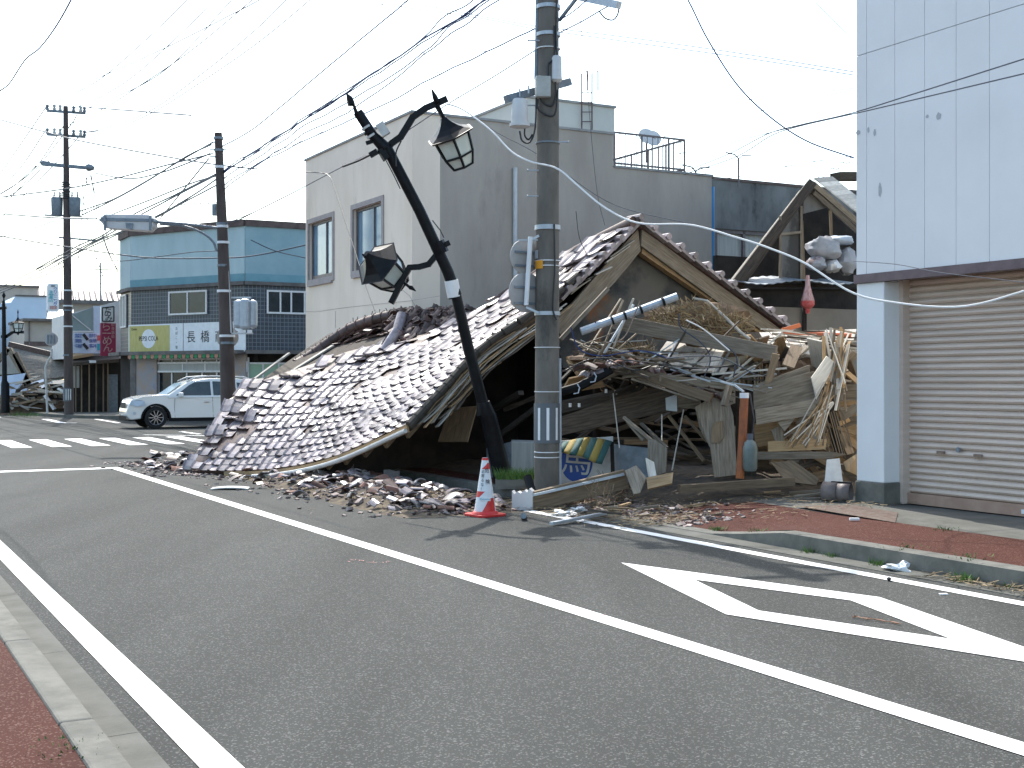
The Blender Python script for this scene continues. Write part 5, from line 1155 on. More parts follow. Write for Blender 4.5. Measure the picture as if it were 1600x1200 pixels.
loose('foam_slab', 'flat white foam slab lying on the ground below the orange pipe', 'foam', lambda b: b.frame(onZ(1128, 766, .19), (1, .1, 0), (-.1, 1, 0), (0, 0, 1), .14, .08, .02), 'white')
loose('white_chip', 'small white chip on the red pavement in front of the pillar', 'chip', lambda b: b.frame(onZ(1335, 811, .17), (1, 0, 0), (0, 1, 0), (0, 0, 1), .05, .02, .012), 'white')
loose('paper_flake', 'small white flake on the road between the edge line and the diamond', 'paper', lambda b: b.frame(onZ(1474, 928, .006), (1, 0, 0), (0, 1, 0), (0, 0, 1), .03, .02, .003), 'white')
loose('small_stone', 'small dark stone on the right edge line', 'stone', lambda b: b.lathe([(.004, 0), (.02, .008), (.018, .02), (.006, .028)], Matrix.Translation(onZ(1389, 907, .005)), 7), 'ink')
def branch(b):
    pts = [onZ(1332 + k * 7.5, 963 + k * 1.1 + rnd(-1, 1), .012) for k in range(11)]; b.tube(pts, [.004 + .003 * ((k % 3) == 0) for k in range(11)], 5)
    for k in range(12): p = pts[1 + k % 9]; b.tube([p, p + Vector((rnd(-.06, .06), rnd(-.05, .05), rnd(0, .015)))], .002, 4)
loose('dry_twig', 'dry reddish twig lying inside the painted diamond', 'twig', branch, mat('twig', (.25, .13, .08)))
T = thing('rolled_pipe', 'brown curved pipe section lying at the foot of the white pillar', 'pipe', onZ(1310, 784, .16))
b = MB(); c = onZ(1312, 784, .16) + Vector((0, 0, .115))
for s_, (x0, x1) in enumerate(((-.20, -.02), (-.02, .14))):
    b.piece(.3 + .4 * s_); n_ = 20; r0 = .125 - .008 * s_
    X = Vector((.85, -.52, 0)); N_ = Vector((.52, .85, 0))
    b.sheet(lambda i, j: c + X * (x0 + (x1 - x0) * j) + (N_ * math.cos(R(-60) + R(300) * i / n_) + ZD * math.sin(R(-60) + R(300) * i / n_)) * r0, n_, 1)
o = b.build('pipe_shell', mat('brownshell', (.11, .085, .08), (.17, .14, .13), 6, .6), T, smooth=True); o.modifiers.new('th', 'SOLIDIFY').thickness = .012
b = MB(); b.frame(c + X * .02 + ZD * .118, X, N_, ZD, .12, .03, .012); b.build('pipe_strap', M['plasticdark'], T)
loose('short_grey_tube', 'short grey steel tube standing in front of the foam block', 'tube', lambda b: b.tube([onZ(818, 806, .0), onZ(818, 806, .06)], .035, 10), 'galvdark')
def scrap(b, k):
    x = rnd(925, 1180); y = rnd(765, 812) - (x - 925) * .03; c = onZ(x, y, .1); a_ = rnd(0, 3.14); d_ = Vector((math.cos(a_), math.sin(a_), rnd(-.05, .2))) * rnd(.08, .45); b.beam(c, c + d_, rnd(.01, .05), rnd(.008, .03))
sticks(40, 'wood_scrap', 'wood scrap strewn on the ground in front of the dark opening', 'wood scraps before the opening', 'scrap', scrap, ['woodbrown', 'woodgrey', 'woodtan', 'wooddark'])
def lowscrap(b, k):
    x = rnd(1180, 1290); y = rnd(752, 776); c = onZ(x, y, .2); a_ = rnd(-.5, .5); d_ = Vector((math.cos(a_), math.sin(a_) * .6, rnd(-.02, .15))) * rnd(.2, .8); b.beam(c, c + d_, rnd(.015, .07), rnd(.01, .03))
sticks(24, 'straw_board', 'splintered board on the straw heap below the siding boards', 'splinters below the siding', 'board', lowscrap, ['woodtan', 'woodbrown', 'woodgrey'])
for k, (x, y, r_) in enumerate(((958, 772, .22), (940, 790, .16), (975, 780, .13))):
    b = MB()
    for i in range(60):
        c = onZ(x, y, .1); p = c + Vector((rnd(-r_, r_), rnd(-.1, .1), rnd(-.05, .2))); b.piece(); b.tube([p, p + Vector((rnd(-.12, .12), rnd(-.1, .1), rnd(.0, .15)))], .004, 3)
    tag(b.build('dead_bush', M['woodbrown']), ('tangled dead bush beside the end of the fallen dark beam, largest', 'small dead bush at the road edge left of the tangled one', 'small dead bush just right of the tangled one')[k], 'bush')

# ================================================================== POLES AND LAMPS
# near concrete utility pole
YP = 16.8
T = thing('utility_pole', 'thick concrete utility pole in the middle, striped reflector plate near its foot', 'utility pole', at(855, 770, YP))
def pw(x, y, dy=0.): return at(x, y, YP + dy)
def pax(y): return pw(855.5 - .0025 * (y - 385) , y)
b = MB(); b.tube([Vector((pax(770).x, YP, .1)), pax(500), pax(0), Vector((pax(0).x, YP, 8.0))], [.168, .158, .142, .12], 28); b.build('pole_shaft', M['polecon'], T, smooth=True)
def band(y, h, m, r_=.168, n=24): b = MB(); c = pax(y); b.cyl(c - ZD * h / 2, c + ZD * h / 2, r_, n); return b.build('band', M[m], T, smooth=True)
for y, h, m in ((12, .05, 'galv'), (55, .045, 'galv'), (77, .012, 'white'), (356, .06, 'galv'), (408, .012, 'white'), (416, .012, 'white'), (490, .05, 'galv'), (543, .01, 'white'), (612, .01, 'white'), (706, .012, 'white'), (714, .012, 'white'), (224, .02, 'galvdark')): band(y, h, m, .164 if y < 300 else .172)
def arcplate(name, m, y0, y1, a0, a1, r_, n=16):
    b = MB(); c0, c1 = pax(y1), pax(y0); n = max(3, n)
    b.sheet(lambda i, j: (c0 if j == 0 else c1) + Vector((math.sin(a0 + (a1 - a0) * i / n) * r_, -math.cos(a0 + (a1 - a0) * i / n) * r_, 0)), n, 1); return b.build(name, M[m], T, smooth=True)
mk('plategrey', (.10, .115, .13), rough=.6)
pt = arcplate('reflector_plate', 'plategrey', 630, 692, R(-88), R(88), .176)
for a in (-38, 2, 44): arcplate('white_stripe', 'white', 637, 687, R(a - 6), R(a + 6), .179, 4)
arcplate('yellow_tag', 'orange', 408, 421, R(-75), R(-22), .172); arcplate('number_tag', 'galv', 392, 405, R(-80), R(-48), .172)
b = MB(); b.tube([Vector((pax(770).x + .175, YP - .03, .12)), pax(560) + Vector((.165, -.03, 0))], .022, 8); b.build('conduit', M['galv'], T)
b = MB(); b.tube([pax(80) + Vector((-.145, -.02, 0)), pax(0) + Vector((-.135, -.02, .5))], .03, 8); b.tube([pax(125) + Vector((-.155, -.02, 0)), pax(78) + Vector((-.15, -.02, 0))], .03, 8); b.build('conduit', M['galvdark'], T)
for k, (x, pts) in enumerate(((862, ((866, 40), (866, 88), (857, 100), (856, 120))), (870, ((870, -20), (869, 60), (872, 95))), (866, ((868, 128), (868, 150), (862, 165), (848, 160), (842, 150))), (845, ((838, 152), (836, 200), (828, 222), (816, 220), (812, 205))), (840, ((840, 155), (842, 172), (866, 180), (872, 140))), (868, ((866, 350), (867, 420), (864, 480), (870, 500))), (824, ((832, 210), (826, 218), (820, 212), (820, 200))))):
    b = MB(); P_ = [pw(px, py, -.16) for px, py in pts]; b.tube([cr(P_, i / 16) for i in range(17)], .012, 6); b.build('service_cable', M['cableblack'], T)
b = MB(); b.beam(pw(790, 155, -.2), pw(890, 128, .25), .10, .095)
xa = b.build('crossarm', M['galvdark'], T)
for x, y in ((812, 143), (826, 138)): b = MB(); b.tube([pw(x, y + 8, -.18), pw(x, y - 4, -.18)], .012, 6); b.build('bolt', M['galv'], xa)
b = MB(); c = pw(812, 198, -.2); b.lathe([(.02, -.02), (.06, -.02), (.135, .0), (.135, .04), (.112, .045), (.115, .10), (.105, .33), (.09, .36), (.02, .37)], Matrix.Translation(c), 24); b.build('transformer_can', M['offwhite'], T, smooth=True)
b = MB(); c = pw(870, 126, -.14); b.lathe([(.02, -.03), (.05, -.02), (.075, .01), (.068, .05), (.066, .30), (.05, .325)], Matrix.Translation(c), 20); b.build('upper_can', M['offwhite'], T, smooth=True)
b = MB(); b.frame(pw(848, 136, -.2), (1, .15, 0), (-.15, 1, 0), ZD, .095, .06, .135); b.build('junction_box', mat('juncbox', (.34, .35, .33), (.42, .43, .41), 8, .6), T, bevel=.008)
for x, y, dx in ((828, 66, -1), (884, 224, 1), (826, 268, -1), (826, 167, -1), (828, 308, -1)):
    b = MB(); b.tube([pax(y) + Vector((dx * .1, -.08, 0)), pax(y) + Vector((dx * .27, -.10, 0))], .010, 6); b.tube([pax(y) + Vector((dx * .262, -.10, 0)), pax(y) + Vector((dx * .275, -.10, 0))], .016, 8); b.build('step_bolt', M['galv'], T)
b = MB(); b.beam(pw(872, -12, -.1), pw(967, 8, -.9), .09, .09); b.build('top_crossarm', M['galv'], T)
for z_ in (7.75,):
    b = MB(); b.beam(Vector((pax(0).x - .55, YP - .15, z_)), Vector((pax(0).x + .55, YP + .15, z_)), .08, .08); b.build('upper_crossarm', M['galv'], T)
b = MB(); b.beam(pw(874, 32, -.1), pw(905, -8, -.5), .03, .04); b.build('crossarm_brace', M['galvdark'], T)
b = MB(); P_ = [pw(x, y, -.5) for x, y in ((967, 2), (966, 20), (958, 31), (945, 28), (936, 17))]; b.tube([cr(P_, i / 14) for i in range(15)], .010, 6); b.build('drip_loop', M['cablegrey'], T)
# round road signs on the pole, seen from behind
def round_back(name, label, c, r_, ndir, mast, par=None):
    S = thing(name, label, 'road sign', c - ZD * r_); Mx = Matrix.Translation(c) @ Vector(ndir).to_track_quat('Z', 'Y').to_matrix().to_4x4()
    b = MB(); b.lathe([(.001, .0), (r_ * .93, 0), (r_, -.012), (r_, .004), (r_ * .92, .012), (.001, .012)], Mx, 40); b.build('sign_disc', M['signback'], S, smooth=True)
    b = MB(); X = Mx.to_3x3() @ Vector((1, 0, 0))
    for dz in (-.55, .25): b.beam(c + ZD * dz * r_ - X * r_ * .75 + Vector(ndir) * .03, c + ZD * dz * r_ + X * r_ * .6 + Vector(ndir) * .03, .015, .03)
    b.build('stiffener', M['galvdark'], S); return S
c1 = pw(820, 401, -.02); c2 = pw(822, 457, -.05)
nd = Vector((.52, -.85, 0)).normalized()
S1 = round_back('round_road_sign', 'upper round road sign on the near concrete pole, seen from behind', c1, .225, nd, None)
S2 = round_back('round_road_sign', 'lower, larger round road sign on the near concrete pole, seen from behind', c2, .265, nd, None)
T2 = thing('sign_mast', 'short white tube carrying both round signs on the near concrete pole', 'bracket', pw(824, 480, -.1))
b = MB(); b.tube([pw(822, 477, -.13), pw(829, 370, -.13)], .032, 12); b.build('tube', M['white'], T2, smooth=True)
b = MB(); b.beam(pw(826, 378, -.13), pw(842, 368, -.13), .03, .03); b.beam(pw(806, 375, -.12), pw(840, 375, -.12), .015, .015); b.build('bracket_arm', M['galv'], T2); b = MB(); b.beam(pw(822, 480, -.13), pw(842, 489, -.13), .02, .03); b.build('bracket_arm', M['galv'], T2)

# middle pole with street light and traffic signal
YM = 31.0
T = thing('brown_utility_pole', 'leaning dark concrete pole in front of the blue corner shop, carrying a street light', 'utility pole', at(358, 690, YM))
b = MB(); b.tube([at(358, 697, YM), at(355, 560, YM), at(347, 350, YM), at(341, 208, YM)], [.185, .18, .125, .092], 20); b.build('pole_shaft', M['poledark'], T, smooth=True)
for x, y, r_, m in ((341.5, 216, .12, 'galvdark'), (342, 235, .12, 'galvdark'), (343, 261, .115, 'white'), (347, 350, .14, 'galvdark'), (347.5, 354, .142, 'white'), (349, 379, .15, 'white'), (350, 455, .17, 'white'), (355, 525, .192, 'white'), (348.5, 415, .152, 'galvdark'), (356, 536, .196, 'galvdark')):
    b = MB(); c = at(x, y, YM); b.cyl(c - ZD * .03, c + ZD * .03, r_, 16); b.build('band', M[m], T)
b = MB(); b.frame(at(335, 328, YM), (1, 0, 0), (0, 1, 0), ZD, .045, .06, .14); b.build('meter_box', M['galvdark'], T)
b = MB()
for x, y in ((328, 233), (331, 222), (328, 245), (353, 233)): b.beam(at(341, y, YM), at(x, y, YM - .1), .04, .03)
b.build('insulator_bracket', M['galvdark'], T)
b = MB(); b.tube([at(361, 520, YM - .1), at(357, 430, YM - .05), at(352, 345, YM)], .02, 6); b.build('conduit', M['galv'], T)
arm = MB(); P_ = [at(238, 346, YM - .3), at(290, 350, YM - .2), at(347, 357, YM)]; arm.tube(P_, .035, 8); arm.build('light_arm', M['galvdark'], T)
arm = MB(); P_ = [at(x, y, YM - .1) for x, y in ((250, 350), (290, 354), (318, 365), (333, 378), (338, 392))]; arm.tube([cr(P_, i / 16) for i in range(17)], .03, 8); arm.build('light_arm_brace', M['galvdark'], T)
LT = thing('street_light', 'long box-shaped street light with a ribbed cover on the leaning dark pole', 'street light', at(197, 362, YM - .4))
Xl = Vector((1, .12, -.0)).normalized(); c = at(196.5, 349, YM - .4); pr_ = []
for (px, py) in ((157, 339), (163, 334), (232, 335), (239, 342), (238, 354), (231, 361), (166, 357), (156, 346)): pr_.append(at(px, py, YM - .55))
b = MB(); b.prism(pr_, (.04, .34, 0)); b.build('light_housing', M['offwhite'], LT, bevel=.03)
b = MB(); b.prism([at(157, 340, YM - .57), at(240, 342, YM - .57), at(240, 346.5, YM - .57), at(155, 345, YM - .57)], (.04, .38, 0)); b.build('light_rim', M['galvdark'], LT)
for x in (164, 235): b = MB(); b.beam(at(x, 337, YM - .58), at(x, 360, YM - .58), .05, .05); b.build('end_clamp', M['galvdark'], LT)
b = MB(); b.prism([at(196, 348, YM - .585), at(208, 349, YM - .585), at(206, 359, YM - .585), at(197, 356, YM - .585)], (0, .02, 0)); b.build('latch', M['galvdark'], LT)
TS = thing('traffic_signal', 'traffic signal seen from behind with rounded grey boxes, right of the dark pole', 'traffic signal', at(384, 515, 30.6))
for k, (x0, x1, dy) in enumerate(((366, 381, 0), (375, 391, -.1), (388, 402, 0))):
    b = MB(); c = at((x0 + x1) / 2, 491, 30.6 + dy); hw = (x1 - x0) / 2 / F * 30.6; b.frame(c, Vector((1, .1 * (k - 1), 0)).normalized(), Vector((-.1 * (k - 1), 1, 0)).normalized(), ZD, hw, .12, .375 - .03 * (k != 1)); b.build('signal_box', M['galv'], TS, bevel=.08)
b = MB(); b.beam(at(362, 465, 30.9), at(392, 465, 30.6), .03, .04); b.beam(at(362, 521, 30.9), at(395, 521, 30.6), .03, .04); b.tube([at(366, 470, 30.8), at(366, 520, 30.8)], .02, 6); b.build('signal_bracket', M['galv'], TS)
for k, x in enumerate((378, 390)): b = MB(); b.frame(at(x, 518, 30.5), (1, 0, 0), (0, 1, 0), ZD, .05, .05, .04); b.build('signal_foot', M['white'], TS)
round_back('round_road_sign', 'round road sign behind the leaning dark pole, below the traffic signal', at(355.5, 527, 31.35), .27, Vector((.2, -.97, 0)).normalized(), None)

# left utility pole with transformers
YL = 54.0
T = thing('distant_utility_pole', 'tall utility pole at the far left with crossarms and two transformers', 'utility pole', at(108, 655, YL))
b = MB(); b.tube([Vector((at(108, 655, YL).x, YL, .05)), at(105, 400, YL), at(102.5, 166, YL)], [.20, .165, .10], 18); b.build('pole_shaft', M['poledark'], T, smooth=True)
for y in (174, 211):
    b = MB(); b.beam(at(73, y - 1, YL - .3), at(134, y + 3, YL + .3), .10, .10); a_ = b.build('crossarm', M['galvdark'], T)
    for x in (74, 85, 94, 115, 126, 132):
        b = MB(); c = at(x, y - 1 + (x - 73) * .06, YL); b.lathe([(.03, 0), (.07, .04), (.07, .12), (.045, .14), (.07, .18), (.07, .24), (.03, .28)], Matrix.Translation(c + ZD * (.02 if x in (85, 94, 126) else .0)), 8); b.build('insulator', M['dirtywhite'] if x in (85, 94, 126) else M['galvdark'], a_)
b = MB(); b.beam(at(66, 256, YL - .3), at(143, 263, YL + .3), .18, .14); a_ = b.build('crossarm', M['galvdark'], T)
for x, y in ((71, 255), (140, 262)): blob(at(x, y, YL), .2, .2, .14, M['galvdark'], 'cable_joint', 'dark cable joint on the %s end of the thick crossarm of the distant pole' % ('left' if x < 100 else 'right'), 'cable joint', seed=x)
for x, lb in ((89, 'left'), (117, 'right')):
    b = MB(); c = at(x, 338, YL); b.lathe([(.2, 0), (.23, .05), (.25, .75), (.24, .8), (.1, .86), (.02, .88)], Matrix.Translation(c), 16); tr = b.build('transformer', M['galvdark'], T, smooth=True)
    for dx in (-.12, .12): b = MB(); b.lathe([(.04, 0), (.05, .05), (.03, .12), (.05, .15), (.02, .22)], Matrix.Translation(c + Vector((dx, 0, .84))), 8); b.build('bushing', M['dirtywhite'], tr)
b = MB(); b.beam(at(70, 336, YL), at(127, 338, YL), .07, .07); b.build('transformer_bar', M['galvdark'], T)
b = MB(); b.beam(at(92, 371, YL), at(152, 376, YL), .07, .07); b.build('lower_crossarm', M['galvdark'], T)
b = MB()
for k in range(9): y = 285 + k * 3; b.tube([at(98 + rnd(-3, 2), y, YL - .15), at(108 + rnd(-2, 4), y + rnd(-4, 4), YL - .15)], .035, 5)
b.build('cable_bundle', M['cableblack'], T)
for y, m in ((454, 'white'), (478, 'white'), (510, 'white'), (555, 'galvdark'), (485, 'galvdark')): b = MB(); c = at(106, y, YL); b.cyl(c - ZD * .03, c + ZD * .03, .20, 12); b.build('band', M[m], T)
b = MB(); b.cyl(at(106.8, 627, YL), at(106.5, 606, YL), .212, 16); pt = b.build('reflector_plate', M['plategrey'], T)
for x in (103.3, 106.8, 110.3): b = MB(); b.beam(at(x, 625, YL - .22), at(x, 608, YL - .22), .05, .01); b.build('white_stripe', M['dirtywhite'], pt)

# ---- ornamental lamps
def lantern(parent_label, name, top, axis, s, spike=True, label='', cat='street lamp lantern', glassm='lampglass', roll=0., parent=None):
    """hexagonal lantern: top = point of the roof peak, axis = unit vector pointing down the lantern, s = size (m)"""
    ax = Vector(axis).normalized(); Mx = Matrix.Translation(top) @ (-ax).to_track_quat('Z', 'Y').to_matrix().to_4x4() @ Matrix.Rotation(roll, 4, 'Z')
    par = parent
    if par is None: par = thing(name, label, cat, top)
    def hexring(r_, z): return [Mx @ Vector((r_ * math.cos(math.pi / 3 * k), r_ * math.sin(math.pi / 3 * k), z)) for k in range(6)]
    b = MB(); pr = [(.05, .04), (.07, 0), (.12, -.07), (.20, -.15), (.30, -.22), (.42, -.275), (.45, -.275), (.42, -.305), (.10, -.29)]
    rings = [hexring(r_ * s, z * s) for r_, z in pr]; vs = [p for g in rings for p in g]; fs = [(i * 6 + k, i * 6 + (k + 1) % 6, (i + 1) * 6 + (k + 1) % 6, (i + 1) * 6 + k) for i in range(len(pr) - 1) for k in range(6)]
    fs += [tuple(range(6)), tuple(range(len(vs) - 6, len(vs)))[::-1]]; b.add(vs, fs); hood = b.build('lantern_hood', M['black'], par)
    zt, zm, zb = -.305 * s, -.65 * s, -.86 * s; rt, rm, rb = .345 * s, .29 * s, .20 * s
    b = MB(); R3 = [hexring(r_ * .97, z) for r_, z in ((rt, zt), (rm, zm), (rb, zb))]; vs = [p for g in R3 for p in g]; b.add(vs, [(i * 6 + k, i * 6 + (k + 1) % 6, (i + 1) * 6 + (k + 1) % 6, (i + 1) * 6 + k) for i in range(2) for k in range(6)] + [tuple(range(12, 18))]); b.build('lantern_glass', M[glassm], par)
    b = MB(); Q = [hexring(r_, z) for r_, z in ((rt, zt), (rm, zm), (rb, zb))]; w_ = .034 * s
    for k in range(6):
        b.beam(Q[0][k], Q[1][k], w_, w_); b.beam(Q[1][k], Q[2][k], w_, w_)
        for g in Q: b.beam(g[k], g[(k + 1) % 6], w_, w_)
    b.build('lantern_frame', M['black'], par)
    b = MB(); z0 = .04 * s
    b.tube([Mx @ Vector((0, 0, z * s)) for z in (.0, .12, .30, .33, .42, .58)], [.045 * s, .03 * s, .022 * s, .05 * s, .045 * s, .004 * s], 8)
    if spike: b.build('finial', M['black'], par)
    return par
YT, YN, YB = 17.35, 17.75, 18.05
def lp(x, y):
    f = (y - 150) / (757 - 150); return at(x, y, YT + (YB - YT) * max(-.1, min(1, f)))
T = thing('leaning_lamp_post', 'black ornamental double street lamp bent over to the left against the collapsed roof', 'street lamp', at(790, 757, YB))
b = MB(); b.tube([lp(603, 228), lp(655, 328), lp(700, 425), lp(713, 462)], [.076, .078, .082, .082], 16); b.tube([lp(712, 458), lp(732, 545), lp(757, 640)], [.075, .078, .082], 16); b.build('pole_shaft', M['black'], T, smooth=True)
b = MB(); b.tube([lp(755, 628), lp(758, 645), lp(763, 650), lp(775, 700), lp(789, 757)], [.095, .13, .115, .125, .145], 16); b.build('base_sleeve', M['black'], T, smooth=True)
b = MB(); b.tube([lp(559, 175), lp(583, 212), lp(603, 232)], [.068, .07, .09], 14); b.build('top_sleeve', M['black'], T, smooth=True)
b = MB(); b.tube([lp(541, 145), lp(546, 153), lp(549, 163), lp(553, 165), lp(557, 177)], [.003, .045, .055, .02, .03], 8); b.build('finial', M['black'], T)
for x, y, m in ((573, 199, 'dirtywhite'), (577, 206, 'plasticdark'), (581, 212, 'dirtywhite')): b = MB(); d_ = (lp(600, 240) - lp(560, 176)).normalized(); b.cyl(lp(x, y) - d_ * .015, lp(x, y) + d_ * .015, .078, 14); b.build('strap', M[m], T)
b = MB(); c = lp(592, 205); d_ = (lp(600, 240) - lp(560, 176)).normalized(); b.frame(c + Vector((.06, -.03, .02)), d_, Vector((0, 1, 0)), d_.cross(Vector((0, 1, 0))), .09, .05, .06); b.build('control_box', M['dirtywhite'], T)
def flat_arm(name, pts, h=.085, w_=.045):
    b = MB(); P_ = [lp(*p) for p in pts]
    for p, q in zip(P_, P_[1:]):
        d_ = (q - p).normalized() * .02; b.beam(p - d_, q + d_, w_, h)
    return b.build(name, M['black'], T)
flat_arm('upper_arm', [(601, 236), (612, 224), (626, 214), (636, 198), (645, 183), (665, 169), (697, 155)])
flat_arm('lower_arm', [(690, 384), (684, 396), (670, 413), (655, 417), (640, 418), (632, 432), (612, 472)], .08)
b = MB(); b.beam(lp(578, 243), lp(590, 236), .07, .07); b.beam(lp(572, 224), lp(590, 218), .04, .05); b.beam(lp(596, 232), lp(606, 248), .16, .12); b.build('upper_collar', M['black'], T)
b = MB(); b.beam(lp(684, 388), lp(703, 379), .06, .07); b.tube([lp(683, 378), lp(691, 396)], .10, 8); b.build('lower_collar', M['black'], T)
# lanterns belong to the post
ctr = lp(694, 187); lantern('', 'l', ctr, (at(722, 256, 17.6) - at(694, 187, 17.35)).normalized(), .80, parent=T, roll=.35)
b = MB(); b.tube([lp(679, 163), lp(690, 180), lp(696, 192)], .022, 8); b.build('hanger_rod', M['black'], T)
lantern('', 'l', lp(574, 398), (at(630, 446, 18.1) - at(574, 398, 17.55)).normalized(), .84, parent=T, roll=.1, spike=False)
b = MB(); b.tube([lp(624, 436), lp(638, 447), lp(642, 449), lp(650, 455)], [.02, .02, .035, .004], 8); b.tube([lp(577, 405), lp(571, 400), lp(566, 397)], [.03, .035, .01], 8); b.build('lower_spike', M['black'], T)
b = MB(); d_ = (lp(709, 466) - lp(706, 440)).normalized(); b.tube([lp(705, 438), lp(710, 464)], .098, 18); o = b.build('white_can', M['white'], T, smooth=True)
b = MB(); b.tube([lp(709.6, 462.5), lp(710.4, 465.5)], .085, 18); b.build('can_mouth', M['plasticdark'], T)
b = MB(); P_ = [lp(x, y) + Vector((0, -.1, 0)) for x, y in ((628, 222), (620, 240), (620, 262), (612, 255), (600, 245))]; b.tube([cr(P_[:3], i / 12) for i in range(13)], .010, 6)
b.build('slack_wire', M['cableblack'], T)
for pts in (((672, 345), (684, 360), (690, 372)), ((686, 398), (692, 410), (695, 425)), ((600, 252), (612, 275), (622, 296)), ((703, 440), (712, 500), (713, 520))):
    b = MB(); b.tube([lp(x + 4, y) + Vector((0, -.05, 0)) for x, y in pts], .008, 5); b.build('slack_wire', M['cableblack'], T)

# upright old street lamp at the far left
YO = 57.5
T = thing('old_street_lamp', 'upright black ornamental street lamp at the far left edge, lantern hanging on its right', 'street lamp', at(7, 648, YO))
b = MB(); b.tube([Vector((at(8, 645, YO).x, YO, .1)), at(8, 600, YO), at(7, 595, YO), at(6, 485, YO), at(5.5, 470, YO)], [.2, .19, .12, .09, .07], 12); b.build('pole_shaft', M['black'], T, smooth=True)
b = MB(); b.tube([at(6, 472, YO), at(6, 466, YO), at(6, 462, YO), at(6, 456, YO)], [.05, .03, .09, .01], 8); b.build('finial', M['black'], T)
b = MB()
for p, q in (((8, 527), (14, 523)), ((14, 523), (20, 519)), ((20, 519), (37, 519)), ((-2, 482), (10, 481)), ((2, 526), (12, 526))): b.beam(at(*p, YO), at(*q, YO), .1, .12)
b.build('arm', M['black'], T)
lantern('', 'l', at(28, 497.5, YO), (0, 0, -1), .72, parent=T)
b = MB(); b.tube([at(28, 516, YO), at(28, 521, YO), at(28.5, 524, YO)], [.06, .07, .01], 6); b.build('lower_spike', M['black'], T)
# round sign on a bent white post
T = thing('bent_sign_post', 'round grey road sign on a bent white post beside the far left rubble', 'road sign', at(73, 646, 56))
b = MB(); P_ = [at(x, y, 56) for x, y in ((74, 646), (72, 600), (71, 574), (74, 566), (80, 556), (81, 545))]; b.tube(P_, .05, 8); b.build('post', M['dirtywhite'], T)
b = MB(); c = at(80, 530, 55.9); b.tube([c + Vector((0, .02, 0)), c - Vector((0, .02, 0))], .30, 28); b.build('sign_disc', M['signback'], T)
b = MB()
for dx in (-.14, .0, .14): b.beam(c + Vector((dx, -.04, -.2)), c + Vector((dx, -.04, .2)), .06 if dx else .09, .03)
b.build('sign_stiffener', M['galvdark'], T)

# ---- collapsed tiled house at the far left
T = thing('distant_collapsed_house', 'distant collapsed house with a brown grey tiled roof lying low, behind the bent post', 'house', at(50, 640, 62))
YD = 60.5
b = MB(); R0, R1_, E0, E1 = at(15, 541, YD + 1.5), at(125, 567, YD + 1.5), at(46, 598, YD - 1), at(125, 583, YD - 1); nx, ny = 14, 26
def droof(i, j):
    f, g = i / nx, j / ny; p = R0.lerp(R1_, f).lerp(E0.lerp(E1, f), g); return p + ZD * (.06 * (j % 2) + .05 * mnoise.noise(Vector((f * 4, g * 4, 1))))
b.sheet(droof, nx, ny); b.sheet(lambda i, j: droof(i, j) - ZD * .12, nx, ny); b.build('tiled_roof', M['tileold'], T)
b = MB(); b.beam(R0 + ZD * .1, R1_ + ZD * .1, .3, .25); b.build('ridge', M['tiledark'], T)
b = MB(); 
for p, q in (((14, 545), (46, 600)), ((14, 545), (-10, 570)), ((24, 552), (48, 602))): b.piece(); b.beam(at(*p, YD - 1.2), at(*q, YD - 1.2), .2, .25)
b.build('bargeboard', M['woodgrey'], T)
b = MB(); b.slab([at(14, 548, YD), at(44, 600, YD), at(120, 600, YD), at(120, 645, YD), at(-20, 645, YD), at(-20, 570, YD)], .2); b.build('dark_cavity', M['void'], T)
b = MB(); b.slab([at(-15, 590, YD - 1.4), at(40, 583, YD - 1.4), at(34, 600, YD - 1.6), at(22, 618, YD - 1.9), at(-15, 616, YD - 1.9)], .03); b.build('blue_sheet', M['bluesheet'], T)
b = MB(); b.slab([at(22, 618, YD - 1.8), at(50, 598, YD - 1.3), at(68, 592, YD - 1.2), at(70, 604, YD - 1.6), at(48, 614, YD - 1.9)], .03); b.build('blue_sheet', M['bluesheet'], T)
b = MB(); b.slab([at(-10, 560, YD - .5), at(14, 552, YD - .5), at(36, 583, YD - .6), at(-10, 586, YD - .6)], .03); b.build('gable_sheet', M['curtain'], T)
def farbeam(b, k):
    x = rnd(-5, 112) if k > 8 else rnd(5, 60); y = rnd(600, 636); an = rnd(-.5, .4) if random.random() < .7 else rnd(.7, 1.4); L_ = rnd(12, 42); Y = 58.4 + rnd(-.6, 1)
    b.beam(at(x, y, Y), at(min(112, x + L_ * math.cos(an)), min(640, y + L_ * math.sin(an)), Y), rnd(.06, .3), rnd(.05, .12))
sticks(60, 'far_timber', 'splintered timber in the rubble heap at the far left corner', 'timbers in the far rubble', 'timber', farbeam, ['woodpale', 'woodgrey', 'white', 'woodbrown', 'wooddark', 'woodpale'])
blob(at(40, 640, 59.5), 3.2, 1.2, .5, M['mud'], 'rubble_heap', 'low dirt heap under the timbers at the far left corner', 'rubble', seed=31, lump=.5)

